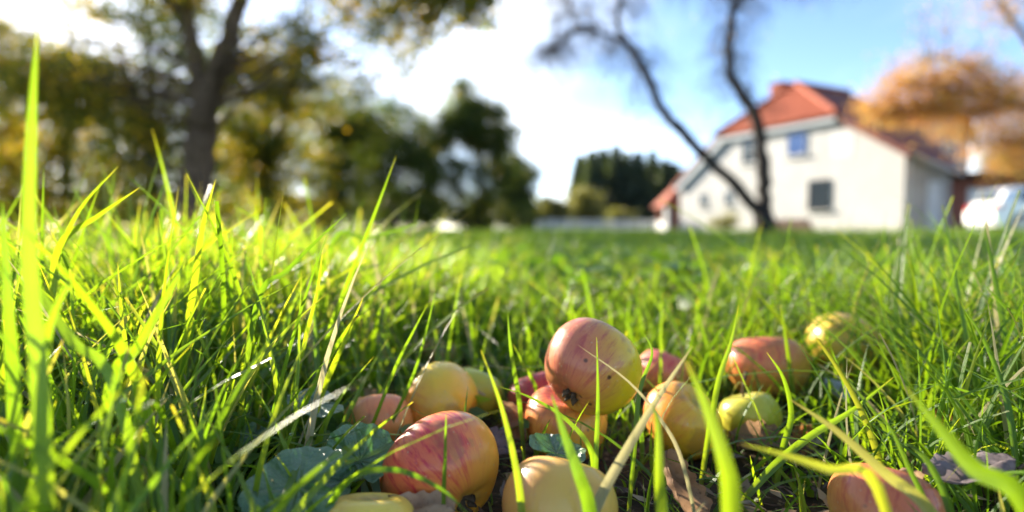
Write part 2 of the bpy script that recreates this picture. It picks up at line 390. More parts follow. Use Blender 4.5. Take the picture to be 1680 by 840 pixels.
def build_porch():
    p = empty('porch', (at(1092, 380, 46).x, 46, 0)); tag(p, 'small open porch with red hipped roof and white pillars left of the farmhouse', 'porch')
    w, dp = 4.2, 3.0
    MB().slab([(-.35, -.3, 2.02), (w, -.3, 2.02), (w, 1.5, 4.6), (1.9, 1.5, 4.6)], .12).build('roof', M['tile_red'], p)
    MB().slab([(-.35, -.3, 2.02), (1.9, 1.5, 4.6), (-.35, 3.3, 2.02)], .12).build('roof', M['tile_red'], p)
    MB().slab([(-.35, 3.3, 2.02), (1.9, 1.5, 4.6), (w, 1.5, 4.6), (w, 3.3, 2.02)], .12).build('roof', M['tile_red'], p)
    for x in (.15, 1.55, 2.9):
        MB().box((x - .16, 0, 0), (x + .16, .32, 1.9)).build('pillar', M['board_white'], p, bevel=.02)
    MB().box((.1, 2.6, 0), (w, 2.9, 1.95)).build('rear_wall', M['brick_red'], p)
    MB().box((-.05, .33, 0), (.18, 2.59, .75)).build('parapet', M['wall_white'], p)
build_porch()

def build_tower_house():
    x0 = at(1484, 300, 37).x; p = empty('house', (x0, 37, 0)); tag(p, 'tall grey gabled house half hidden behind the orange tree', 'house')
    MB().prism([(0, 0), (4.1, 0), (4.1, 6.6), (2.6, 8.2), (0, 6.2)], lambda u, v, w: (u, w, v), 0, 7).build('wall', M['wall_grey'], p)
    MB().slab([(-.4, -.3, 6.06), (2.6, -.3, 8.42), (2.6, 7.3, 8.42), (-.4, 7.3, 6.06)], .14).build('roof', M['tile_red'], p)
    MB().slab([(4.5, -.3, 6.3), (2.602, -.3, 8.42), (2.602, 7.3, 8.42), (4.5, 7.3, 6.3)], .14).build('roof', M['tile_red'], p)
    for x, z in ((1.1, 5.0), (2.9, 5.0), (1.1, 2.4), (2.9, 2.4)):
        wd = MB().box((x - .45, -.05, z - .6), (x + .45, -.003, z + .6)).build('window', M['board_white'], p)
        for s in (-1, 1): MB().box((x + s * .2 - .17, -.06, z - .52), (x + s * .2 + .17, -.052, z + .52)).build('pane', M['pane'], wd)
build_tower_house()

def build_garage():
    x0 = at(1556, 300, 25.5).x; p = empty('garage', (x0, 25.5, 0)); tag(p, 'low red brick garage with flat dark roof behind the white car', 'garage')
    MB().box((0, 0, 0), (.9, .3, 2.45)).build('brick_pier', M['brick_red'], p)
    MB().box((2.9, 0, 0), (7.5, .3, 2.45)).build('front_wall', M['brick_red'], p)
    MB().box((.9, .002, 2.0), (2.9, .298, 2.447)).build('lintel', M['brick_red'], p)
    MB().box((0, .302, 0), (.3, 5, 2.44)).build('side_wall', M['brick_red'], p)
    MB().box((.3, 4.7, 0), (7.5, 5, 2.44)).build('rear_wall', M['brick_red'], p)
    MB().box((-.3, -.45, 2.455), (7.8, 5.3, 2.62)).build('roof', M['felt'], p)
    MB().box((-.32, -.49, 2.4), (7.82, -.452, 2.66)).build('fascia', M['bark_dark'], p)
    d = MB().box((.92, .16, .02), (2.88, .22, 1.98)).build('garage_door', M['board_white'], p)
    for k in range(7): MB().box((.94, .135, .05 + k * .275), (2.86, .158, .30 + k * .275)).build('panel', M['board_white'], d)
build_garage()

# ------------------------------------------------------------------ car
def build_car():
    rt = empty('parked_car', (15.3, 18.7, 0), R(-13)); tag(rt, 'white hatchback parked in front of the brick garage', 'car')
    pm, t = newmat('white_car_paint'); finish(pm, t, (.85, .85, .85), .25, None, .5, 0, 1.0)
    blk = mat_mottled('black_rubber', (.012, .012, .012), (.02, .02, .02), 20, .7, .1)
    rim_m, t = newmat('alloy'); finish(rim_m, t, (.45, .43, .40), .35, None, .5, .8)
    red, t = newmat('tail_lamp_red'); finish(red, t, (.45, .02, .02), .15, None, .6, 0, 1.0)
    def arc(cx, r, a0, a1, n=9): return [(cx + r * math.cos(R(a0 + (a1 - a0) * i / n)), .31 + r * math.sin(R(a0 + (a1 - a0) * i / n))) for i in range(n + 1)]
    low = [(.02, .42), (.12, .26)] + [(.42, .24)] + arc(.78, .36, 190, -10)[0:] + [(1.2, .2), (2.9, .2)] + arc(3.3, .36, 190, -10) + [(3.95, .22), (4.1, .36), (4.12, .6), (3.95, .78), (3.0, .98), (.35, 1.02), (.06, .9), (0, .7)]
    W = .86
    body = MB().prism(low, lambda u, v, w: (u, w, v), -W, W).build('body', pm, rt, bevel=.06)
    # greenhouse tapers inward
    gh = [(.14, .98), (3.05, .96), (2.25, 1.42), (1.6, 1.5), (.75, 1.49), (.38, 1.38)]
    k = len(gh); v = [(x, -W + .03 - .0 + (z - .95) * .28, z) for x, z in gh] + [(x, W - .03 - (z - .95) * .28, z) for x, z in gh]
    MB().add(v, [tuple(range(k)), tuple(range(2 * k - 1, k - 1, -1))] + [(i, k + i, k + (i + 1) % k, (i + 1) % k) for i in range(k)]).build('cabin', pm, rt, bevel=.05)
    for s in (-1, 1):
        def P(x, z, o=.012): return (x, s * (W - .03 - (z - .95) * .28 + o), z)
        for q in ([(.62, 1.06), (1.5, 1.05), (1.5, 1.40), (.86, 1.39)], [(1.58, 1.05), (2.72, 1.03), (2.2, 1.35), (1.58, 1.40)]):
            a = [P(*p) for p in q]; b = [P(*p, o=.02) for p in q]
            MB().add(a + b, [(0, 1, 2, 3), (7, 6, 5, 4)] + [(i, 4 + i, 4 + (i + 1) % 4, (i + 1) % 4) for i in range(4)]).build('window', M['pane'], rt)
        MB().box((1.05, s * (W + .012) - .012, .84), (1.22, s * (W + .012) + .012, .875)).build('door_handle', pm, rt)
        MB().add([(-.012, s * .62, .74), (-.012, s * .84, .74), (.2, s * .875, .80), (.26, s * .875, .93), (.05, s * .86, .95), (-.0, s * .62, .93), (.12, s * .62, .74), (.14, s * .62, .93)],
                 [(0, 1, 4, 5), (1, 2, 3, 4), (0, 5, 7, 6), (0, 6, 2, 1), (4, 3, 7, 5), (2, 6, 7, 3)]).build('tail_lamp', red, rt)
        for cx in (.78, 3.3):
            ty = MB().tube([(cx, s * .66, .31), (cx, s * .70, .31), (cx, s * .85, .31), (cx, s * .865, .31)], [.27, .31, .31, .27], 24).build('wheel', blk, rt, True)
            MB().tube([(cx, s * .862, .31), (cx, s * .872, .31)], [.215, .19], 20).build('rim', rim_m, ty)
            for j in range(5):
                a = j * 2 * math.pi / 5
                MB().tube([(cx, s * .874, .31), (cx + .2 * math.cos(a), s * .874, .31 + .2 * math.sin(a))], .02, 6).build('spoke', rim_m, ty)
    MB().add([(.10, -.6, 1.05), (.10, .6, 1.05), (.36, .52, 1.37), (.36, -.52, 1.37), (.13, -.6, 1.04), (.13, .6, 1.04), (.4, .52, 1.36), (.4, -.52, 1.36)],
             [(0, 3, 2, 1), (4, 5, 6, 7), (0, 1, 5, 4), (1, 2, 6, 5), (2, 3, 7, 6), (3, 0, 4, 7)]).build('rear_window', M['pane'], rt)
    MB().box((-.03, -.8, .36), (.1, .8, .56)).build('bumper', pm, rt, bevel=.03)
build_car()

# ------------------------------------------------------------------ garden fence and woodpile
def build_fence():
    a, b = at(880, 380, 33), at(1075, 380, 36); a.z = b.z = 0
    f = empty('rail_fence', a); tag(f, 'white wooden rail fence below the dark spruces', 'fence')
    d = b - a; n = 9
    for i in range(n):
        p = d * (i / (n - 1)); MB().box((p.x - .06, p.y - .06, 0), (p.x + .06, p.y + .06, .72)).build('post', M['board_white'], f, bevel=.015)
    q = Vector((-d.y, d.x, 0)).normalized()
    for z in (.22, .42, .62):
        for i in range(n - 1):
            p0 = d * (i / (n - 1)) - q * .075; p1 = d * ((i + 1) / (n - 1)) - q * .075
            e = (p1 - p0) * .01; p0 += e; p1 -= e; th = q * .02
            MB().add([p0 - th + Vector((0, 0, z - .06)), p1 - th + Vector((0, 0, z - .06)), p1 + th + Vector((0, 0, z - .06)), p0 + th + Vector((0, 0, z - .06)),
                      p0 - th + Vector((0, 0, z + .06)), p1 - th + Vector((0, 0, z + .06)), p1 + th + Vector((0, 0, z + .06)), p0 + th + Vector((0, 0, z + .06))],
                     [(3, 2, 1, 0), (4, 5, 6, 7), (0, 1, 5, 4), (1, 2, 6, 5), (2, 3, 7, 6), (3, 0, 4, 7)]).build('rail', M['board_white'], f)
build_fence()

def build_woodpile():
    c = at(1300, 380, 20.5); c.z = 0
    w = empty('woodpile', c, R(-52)); tag(w, 'low pile of pinkish split logs against the white wall', 'woodpile')
    mw = mat_mottled('cut_wood', (.38, .22, .14), (.5, .32, .22), 8, .85, .4)
    for r in range(3):
        for k in range(8 - r):
            x = -.75 + k * .2 + r * .1; z = .1 + r * .165
            MB().tube([(x, -.2, z), (x, .2, z)], .092 + .008 * random.random(), 7).build('log', mw, w)
build_woodpile()

# ------------------------------------------------------------------ trees
def smooth_path(pts, n=6):
    P = [Vector(p) for p in pts]; P = [P[0] * 2 - P[1]] + P + [P[-1] * 2 - P[-2]]; out = []
    for i in range(1, len(P) - 2):
        for k in range(n):
            t = k / n; a, b, c, d = P[i - 1], P[i], P[i + 1], P[i + 2]
            out.append(.5 * ((2 * b) + (c - a) * t + (2 * a - 5 * b + 4 * c - d) * t * t + (3 * b - a - 3 * c + d) * t ** 3))
    out.append(P[-2]); return out

def sun_gap(P):
    """keep-mask: the canopy is open where the low sun comes through to the lawn round the apples"""
    S = P[:, :2] - np.outer(P[:, 2] / SUN.z, np.array(SUN)[:2])           # where the shadow of each leaf would fall
    d1 = np.hypot((S[:, 0] + .2) / .6, (S[:, 1] - .55) / 1.1); d2 = np.hypot((S[:, 0] + .1) / 1.3, (S[:, 1] - 1.8) / 3.2)
    keep = np.minimum(np.clip((d1 - .9) / .6, .02, 1), np.clip((d2 - .7) / .7, .22, 1))
    return RNG.random(len(P)) < keep

def leaf_mesh(name, centers, sizes, mat, aspect=.6, vals=None, droop=0.0, fold=.15):
    n = len(centers)
    d = RNG.normal(size=(n, 3)); d[:, 2] = d[:, 2] * .7 - droop; d /= np.linalg.norm(d, axis=1)[:, None]
    r = RNG.normal(size=(n, 3)); w = np.cross(d, r); w /= np.linalg.norm(w, axis=1)[:, None] + 1e-9
    nn = np.cross(d, w); s = sizes[:, None]
    V = np.empty((n, 4, 3)); V[:, 0] = centers - d * s * .5; V[:, 2] = centers + d * s * .5
    V[:, 1] = centers + w * s * aspect * .5 + nn * s * fold - d * s * .05; V[:, 3] = centers - w * s * aspect * .5 + nn * s * fold - d * s * .05
    i = np.arange(n)[:, None] * 4
    F = np.concatenate([i + [0, 1, 2], i + [0, 2, 3]])
    return mesh_np(name, V.reshape(-1, 3), F, mat, False, {'v': np.repeat(vals if vals is not None else RNG.random(n), 4)})

def tree(name, label, cat, base, stems, blobs, leaf_mat, bark, leaf=.1, group=None, gap=True, vbias=0, droop=.2, twig=1.0, aspect=.6, dens=1.0):
    """stems: list of (points, r0, r1) in world space; blobs: (centre, radii, clumps, leaves per clump, sigma)"""
    rt = empty(name, base); tag(rt, label, cat, group); base = Vector(base)
    tb = MB(); nodes = []
    for pts, r0, r1 in stems:
        sp = smooth_path(pts, 6); m = len(sp)
        sp = [p + Vector((random.gauss(0, 1), random.gauss(0, 1), 0)) * r0 * .10 * (0 < i < m - 1) for i, p in enumerate(sp)]
        rad = [r0 + (r1 - r0) * (i / (m - 1)) ** .8 for i in range(m)]
        if sp[0].z < .3: rad[0] *= 1.5; rad[1] *= 1.2
        tb.tube([p - base for p in sp], rad, 10)
        nodes += [(p, q) for p, q in zip(sp, rad)]
    NP = np.array([tuple(p) for p, _ in nodes]); NRAD = np.array([q for _, q in nodes])
    L = []; LV = []
    for c, rad, nc, nl, sg in blobs:
        d = RNG.normal(size=(nc, 3)); d /= np.linalg.norm(d, axis=1)[:, None]
        C = np.array(c) + d * np.array(rad) * (RNG.random(nc) ** .45)[:, None]
        for p in C:
            if p[2] < .3: p[2] = .3 + RNG.random() * .4
            dz = NP[:, 2] - p[2] + .3
            cost = np.linalg.norm(NP - p, axis=1) + np.where(dz > 0, dz * 2, 0)
            j = int(np.argmin(cost)); a = Vector(NP[j]); b = Vector(p); ln = (b - a).length
            if ln > .15:
                mid = a.lerp(b, .5) + Vector((random.gauss(0, .08), random.gauss(0, .08), .12 + random.gauss(0, .05))) * ln
                r0 = min(NRAD[j] * .5, .006 * ln * twig + .006)
                tb.tube([a - base, a.lerp(mid, .5) + Vector((random.gauss(0, .03), random.gauss(0, .03), .03)) * ln - base, mid - base, b - base], [r0, r0 * .8, r0 * .55, r0 * .2], 5, False)
            k = max(1, int(nl * dens * (.25 + 1.5 * RNG.random())))
            back = (np.array(a) - p) / max(ln, .01) * min(ln * .7, sg * 3); u = RNG.random(k)[:, None] ** 1.6
            q = p + back * u + RNG.normal(size=(k, 3)) * (sg * RNG.uniform(.55, 1.45)) * np.array([1, 1, .65]) * (.5 + .8 * RNG.random((k, 1))); L.append(q)
            LV.append(np.clip(RNG.normal(.45 + vbias + RNG.normal() * .22, .16, k), 0, 1))
    L = np.concatenate(L); LV = np.concatenate(LV)
    ok = L[:, 2] > .15
    if gap: ok &= sun_gap(L)
    L = L[ok]; LV = LV[ok]
    tb.build('trunk', bark, rt, True)
    link('crown', leaf_mesh('crown', L - np.array(base), leaf * (.65 + .7 * RNG.random(len(L))), leaf_mat, aspect, LV, droop), rt)
    return rt

def A(px, py, d): return tuple(at(px, py, d))
def G(px, d): p = at(px, 380, d); return (p.x, d, 0)

# the big forked tree on the left
D0 = 11.0
tree('oak_tree', 'large tree with thick forked trunk and golden leaves left of centre', 'tree', G(318, D0),
     [([G(318, D0), A(322, 330, D0), A(330, 240, D0), A(333, 175, D0)], .36, .27),
      ([A(333, 180, D0), A(322, 110, D0), A(304, 0, D0), A(295, -130, D0 + .3)], .20, .10),
      ([A(334, 185, D0), A(362, 110, D0), A(392, 10, D0), A(450, -120, D0)], .25, .11),
      ([A(400, -20, D0), A(470, -70, D0 - .8), A(560, -60, D0 - 1.6), A(660, -40, D0 - 2.2), A(770, -20, D0 - 2.5)], .11, .02),
      ([A(312, 40, D0), A(240, -30, D0 - .5), A(150, -60, D0 - 1), A(60, -40, D0 - 1)], .10, .03)],
     [(A(200, -40, D0), (3.0, 1.6, 1.0), 56, 64, .27), (A(400, -160, D0), (2.6, 1.8, 1.2), 46, 60, .28),
      (A(200, 140, D0 + .4), (1.9, 1.4, 1.1), 48, 50, .24), (A(420, 130, D0 + 1), (.8, 1.0, .9), 16, 46, .24), (A(230, 300, D0 + 1.5), (1.5, 1.0, .6), 12, 36, .22),
      (A(60, 130, D0), (.9, 1.4, 1.0), 22, 90, .3),
      (A(550, 30, D0 - 1.8), (.75, .5, .6), 46, 26, .17), (A(645, 75, D0 - 2), (.5, .4, .6), 34, 24, .15), (A(520, 80, D0 - 1.6), (.35, .4, .4), 12, 20, .16),
      (A(700, 15, D0 - 2.2), (.7, .5, .5), 36, 24, .16), (A(785, 25, D0 - 2.4), (.45, .4, .45), 26, 22, .15), (A(600, 140, D0 - 2), (.4, .3, .3), 6, 18, .14)],
     M['leaf_gold'], M['bark'], .095, dens=1.35)
# the line of trees behind it
LEFT = [(-40, 16, 7.2, 2.6, 'leaf_gold', 'broad golden tree at the far left edge behind the tall grass', .15),
        (110, 18, 8.2, 2.6, 'leaf_gold', 'loose yellow-green tree between the left edge and the big forked tree', .12),
        (255, 15, 6.8, 1.9, 'leaf_green', 'slim dark-stemmed tree just left of the big forked trunk', .05),
        (440, 17, 6.2, 2.1, 'leaf_gold', 'yellowing tree directly right of the big forked trunk', .05),
        (545, 22, 6.0, 2.3, 'leaf_green', 'rounded green tree right of the yellowing tree', 0),
        (645, 26, 6.2, 2.5, 'leaf_green', 'dull green tree left of the tall birch', -.02),
        (20, 27, 6.5, 3.2, 'leaf_green', 'wide green tree far behind the left edge', 0),
        (190, 29, 6.5, 3.2, 'leaf_green', 'wide green tree far behind between the left trunks', 0),
        (380, 30, 6.5, 3.0, 'leaf_green', 'wide green tree far behind the big forked trunk', 0)]
for px, d, h, rw, lm, lab, vb in LEFT:
    b = Vector(G(px, d)); j = random.uniform(-.3, .3)
    tree('deciduous_tree', lab, 'tree', b,
         [([b, b + Vector((j * .3, 0, h * .35)), b + Vector((j, .1, h * .7)), b + Vector((j * 1.2, 0, h))], .16, .03),
          ([b + Vector((j * .2, 0, h * .25)), b + Vector((-.6, .2, h * .55)), b + Vector((-1.0, .1, h * .8))], .09, .02),
          ([b + Vector((j * .25, 0, h * .3)), b + Vector((.6, -.2, h * .55)), b + Vector((1.0, -.1, h * .78))], .09, .02)],
         [(b + Vector((j, 0, h * .64)), (rw * 1.2, rw * .9, h * .38), 150, 62 if px > 400 else 50, .33), (b + Vector((0, 0, h * .24)), (rw * 1.3, rw * .8, h * .24), 80, 44, .30)],
         M[lm], M['bark_dark'], .125, 'row of trees behind the lawn', True, vb - .08, dens=1.4)
# birch in the middle
b = Vector(G(785, 25))
tree('birch_tree', 'tall pointed birch standing alone in the middle', 'tree', b,
     [([b, b + Vector((.1, 0, 2.2)), b + Vector((-.2, 0, 4.5)), b + Vector((-.5, 0, 6.9))], .13, .02),
      ([b + Vector((.3, .2, 0)), b + Vector((.6, .2, 1.8)), b + Vector((.9, .1, 4.0)), b + Vector((1.0, 0, 5.2))], .10, .02),
      ([b + Vector((-.3, .1, 0)), b + Vector((-.8, .1, 1.6)), b + Vector((-1.3, 0, 3.4)), b + Vector((-1.4, 0, 4.2))], .09, .02)],
     [(b + Vector((-1.0, 0, 4.9)), (1.0, .9, .8), 40, 50, .34), (b + Vector((.4, 0, 5.0)), (.9, .9, .9), 40, 50, .34), (b + Vector((-.6, 0, 5.6)), (.9, .8, 1.2), 50, 55, .30), (b + Vector((-.4, 0, 4.2)), (1.7, 1.4, 1.0), 76, 55, .32), (b + Vector((1.0, 0, 4.0)), (1.2, 1.0, 1.1), 46, 55, .32),
      (b + Vector((.1, 0, 2.5)), (2.5, 1.6, 1.1), 95, 52, .33), (b + Vector((0, 0, 1.0)), (2.5, 1.4, .8), 56, 46, .33)],
     M['leaf_green'], M['bark_dark'], .13, None, False, .0, dens=1.25)
for px, d, h, rw, lab in ((600, 30, 6.7, 2.6, 'dark dense tree behind the rounded green tree'), (700, 33, 6.6, 1.9, 'dark tree close behind the left side of the birch'), (845, 31, 4.3, 1.2, 'low dark tree at the right foot of the birch')):
    b = Vector(G(px, d))
    tree('dark_tree', lab, 'tree', b, [([b, b + Vector((.1, 0, h * .4)), b + Vector((-.1, 0, h))], .15, .03)],
         [(b + Vector((0, 0, h * .62)), (rw, rw * .8, h * .36), 95, 95, .31), (b + Vector((0, 0, h * .22)), (rw, rw * .8, h * .18), 36, 80, .30)], M['leaf_dark'], M['bark_dark'], .2, 'dark trees in the middle distance', False, dens=.8)
# low dark shrubs closing the view under the trees
HEDGE = [(-40, 33, 1.9, 'dark shrub at the far left under the trees'), (60, 36, 2.2, 'dark shrub left of the big forked trunk, farther left'), (165, 34, 1.8, 'low dark shrub under the yellow-green tree'), (235, 37, 2.1, 'dark shrub just left of the big forked trunk'),
         (375, 35, 2.0, 'dark shrub just right of the big forked trunk'), (455, 38, 2.2, 'dark shrub under the yellowing tree'), (535, 36, 1.8, 'low dark shrub under the rounded green tree'), (620, 39, 2.2, 'dark shrub left of the birch stems'), (700, 38, 1.8, 'low shrub at the left foot of the birch'), (860, 38, 1.6, 'low shrub at the right foot of the birch'), (785, 36, 1.7, 'low shrub behind the birch stems')]
for px, d, h, lab in HEDGE:
    h *= 1.45
    b = Vector(G(px, d))
    tree('shrub', lab, 'shrub', b, [([b, b + Vector((.1, 0, h * .5)), b + Vector((-.1, 0, h * .9))], .07, .02)],
         [(b + Vector((0, 0, h * .5)), (2.1, 1.0, h * .45), 80, 70, .28)], M['leaf_green'], M['bark_dark'], .19, 'low shrubs under the trees', False, -.05)
# straw coloured shrubs before the spruces
for px, d, h, rw, lab in ((905, 36, 2.3, 1.3, 'pale yellow-green shrub right of the birch'), (960, 38, 3.0, 1.5, 'taller straw coloured shrub in front of the spruces'), (1015, 41, 1.5, 1.3, 'low olive shrub behind the rail fence')):
    b = Vector(G(px, d))
    tree('shrub', lab, 'shrub', b, [([b, b + Vector((.1, 0, h * .5)), b + Vector((0, 0, h * .9))], .06, .02)],
         [(b + Vector((0, 0, h * .5)), (rw, rw * .7, h * .48), 70, 100, .28)], M['leaf_straw'], M['bark'], .17, 'pale shrubs in front of the spruces', False)
b = Vector(G(1190, 24.5))
tree('garden_bush', 'round olive bush against the white farmhouse wall', 'bush', b, [([b, b + Vector((0, 0, .5))], .04, .02)], [(b + Vector((0, 0, .42)), (.85, .6, .5), 34, 90, .14)], M['leaf_straw'], M['bark'], .06, None, False)

# spruces: whorls of drooping branches with needle sprays
def spruce(px, top, d, lab):
    b = Vector(G(px, d)); h = at(px, top, d).z
    rt = empty('spruce_tree', b); tag(rt, lab, 'spruce', 'spruces behind the fence')
    tb = MB().tube([(0, 0, 0), (.05, 0, h * .5), (0, 0, h)], [.16, .1, .01], 7)
    C = []
    nw = int(h / .42)
    for k in range(nw):
        z = .7 + (h - .8) * (k / nw); rr = (1 - z / h) ** .8 * 2.5 + .15; a0 = random.random() * 6
        for j in range(7):
            a = a0 + j * 2 * math.pi / 7 + random.uniform(-.2, .2); r_ = rr * random.uniform(.7, 1.1)
            e = Vector((math.cos(a) * r_, math.sin(a) * r_, z - r_ * .28 + .1))
            tb.tube([(0, 0, z), e * .5 + Vector((0, 0, z * .5 + .02)), e], [.025, .018, .006], 4, False)
            m = max(10, int(44 * r_)); f = RNG.random(m) ** .7
            P = np.array([0, 0, z]) * (1 - f[:, None]) + np.array(e) * f[:, None] + RNG.normal(size=(m, 3)) * np.array([.13, .13, .08]); C.append(P)
    tb.build('trunk', M['bark_dark'], rt, True); C = np.concatenate(C)
    link('crown', leaf_mesh('crown', C, 0.46 * (.6 + .8 * RNG.random(len(C))), M['needle'], .5, None, .5), rt)
SPR = [(950, 250, 68, 'leftmost spruce, above the straw coloured shrub'), (970, 243, 64, 'second spruce from the left of the dark spruce group'), (989, 239, 70, 'third spruce from the left, slim spire'),
       (1010, 234, 66, 'tallest spruce of the dark group'), (1027, 246, 72, 'spruce just right of the tallest one'), (1046, 245, 65, 'spruce in the middle of the right half of the group'),
       (1069, 244, 68, 'pointed spruce above the rail fence end'), (1090, 257, 66, 'spruce behind the porch roof'), (1106, 264, 71, 'second spruce from the right end of the group'), (1122, 274, 67, 'rightmost and lowest spruce beside the farmhouse roof')]
for s in SPR: spruce(*s)

# forked tree in front of the house, leafless twigs
DB = 12.0
def bare_tree():
    base = Vector(G(1256, DB)); rt = empty('forked_tree', base)
    tag(rt, 'dark leaning forked tree with bare hanging twigs in front of the farmhouse', 'tree')
    tb = MB(); ends = []
    def limb(px, r0, r1, n=8, collect=True):
        sp = smooth_path([A(*p) for p in px], 5); m = len(sp)
        sp = [p + Vector((random.gauss(0, 1), random.gauss(0, 1), random.gauss(0, 1))) * r0 * .16 * (0 < i < m - 1) for i, p in enumerate(sp)]
        rad = [(r0 + (r1 - r0) * (i / (m - 1))) * random.uniform(.92, 1.1) for i in range(m)]
        tb.tube([p - base for p in sp], rad, n)
        if collect: ends.extend([(p, rad[i]) for i, p in enumerate(sp) if i > m * .35])
    d = DB
    tb.tube([Vector(p) - base for p in (G(1256, d), A(1255, 368, d), A(1250, 345, d))], [.30, .22, .19], 12)
    limb([(1250, 352, d), (1225, 325, d), (1180, 278, d), (1130, 228, d - .2), (1085, 178, d - .3), (1065, 130, d - .3), (1042, 92, d - .2), (1020, 60, d - .2)], .13, .075)
    limb([(1022, 64, d - .2), (1012, 30, d), (1018, 0, d), (1010, -60, d), (1030, -150, d)], .07, .03)
    limb([(1030, 70, d - .2), (990, 55, d - .5), (950, 48, d - .8), (915, 75, d - 1.1), (895, 95, d - 1.2)], .05, .015, 6)
    limb([(955, 50, d - .8), (940, 20, d - .9), (925, -20, d - 1)], .035, .015, 6)
    limb([(1252, 355, d), (1254, 310, d), (1250, 250, d), (1242, 200, d), (1222, 160, d), (1198, 122, d), (1196, 70, d), (1206, 10, d), (1225, -60, d), (1230, -170, d)], .15, .06)
    limb([(1206, 15, d), (1180, -20, d), (1130, -50, d), (1090, -60, d)], .05, .015, 6)
    limb([(1215, 0, d), (1260, -30, d), (1320, -50, d + .3), (1380, -40, d + .4)], .05, .015, 6)
    limb([(1222, 165, d), (1232, 150, d), (1225, 135, d)], .05, .02, 6, False)
    # fine twigs: arch out, then hang
    for p, r_ in list(ends):
        for _ in range(12 if p.z > 3.4 else (5 if p.z > 2.4 else 1)):
            a = random.uniform(0, 6.283); ln = random.uniform(.4, 1.2); q = p.copy(); pts = [q - base]
            dr = Vector((math.cos(a), math.sin(a) * .8, random.uniform(-.1, .5)))
            for k in range(6):
                q = q + dr * ln / 6; dr = dr + Vector((random.gauss(0, .15), random.gauss(0, .15), -.32)); dr.normalize(); pts.append(q - base)
            rr = random.uniform(.004, .008); tb.tube(pts, [rr * (1 - .12 * i) for i in range(7)], 4, False)
            for _ in range(2):
                i = random.randint(2, 5); q = pts[i].copy(); t2 = [q]; dr = Vector((random.gauss(0, .5), random.gauss(0, .5), -.8)).normalized()
                for k in range(3): q = q + dr * .14; dr = (dr + Vector((random.gauss(0, .2), random.gauss(0, .2), -.1))).normalized(); t2.append(q)
                tb.tube(t2, [.005, .004, .003, .002], 3, False)
    tb.build('trunk', M['bark_dark'], rt, True)
    L = np.array([tuple(p - base + Vector((random.gauss(0, .5), random.gauss(0, .5), random.gauss(-.2, .35)))) for p, _ in ends for _ in range(10) if p.z > 3.6])
    link('crown', leaf_mesh('crown', L, .04 * (.6 + .8 * RNG.random(len(L))), M['leaf_gold'], .6), rt)
bare_tree()

# orange autumn tree at the right edge
DO = 19.5
b = Vector(G(1740, DO))
tree('autumn_tree', 'orange autumn tree spreading from the right edge over the grey house', 'tree', b,
     [([b, b + Vector((-.1, 0, 1.6)), b + Vector((-.3, 0, 3.0))], .26, .2),
      ([b + Vector((-.3, 0, 2.8)), A(1700, 190, DO), A(1640, 165, DO - .2), A(1570, 150, DO - .4), A(1500, 145, DO - .4)], .13, .03),
      ([b + Vector((-.3, 0, 2.9)), A(1700, 100, DO), A(1650, 20, DO), A(1600, -60, DO)], .14, .04),
      ([A(1640, 165, DO - .2), A(1600, 120, DO), A(1540, 95, DO), A(1480, 110, DO)], .06, .015),
      ([A(1660, 172, DO - .2), A(1590, 190, DO - .3), A(1520, 185, DO - .4), A(1430, 195, DO - .4)], .06, .012),
      ([b + Vector((-.25, 0, 2.4)), A(1690, 240, DO), A(1640, 235, DO - .3), A(1600, 240, DO - .4)], .08, .02)],
     [(A(1500, 150, DO), (1.5, 1.2, 1.0), 100, 56, .36), (A(1590, 165, DO), (1.7, 1.3, 1.3), 130, 56, .38), (A(1680, 190, DO), (1.6, 1.3, 1.7), 120, 56, .40),
      (A(1440, 185, DO), (.7, .8, .7), 34, 34, .32), (A(1560, 105, DO), (1.4, 1.0, .6), 44, 34, .34), (A(1645, 255, DO), (1.1, 1.0, .6), 44, 44, .30),
      (A(1640, 20, DO), (1.8, 1.2, .7), 26, 26, .36), (A(1520, 15, DO), (1.2, 1.0, .5), 12, 16, .36), (A(1700, -60, DO), (2.0, 1.4, 1.0), 24, 60, .3)],
     M['leaf_orange'], M['bark'], .10, None, False, dens=.95)
b = Vector(G(1660, 31))
tree('dark_tree', 'olive tree above the flat garage roof at the right edge', 'tree', b, [([b, b + Vector((0, .1, 2.4)), b + Vector((0, 0, 4.6))], .15, .04)],
     [(b + Vector((0, .3, 3.6)), (2.1, 1.0, 1.3), 110, 60, .36)], M['leaf_straw'], M['bark_dark'], .11, None, False, -.3)

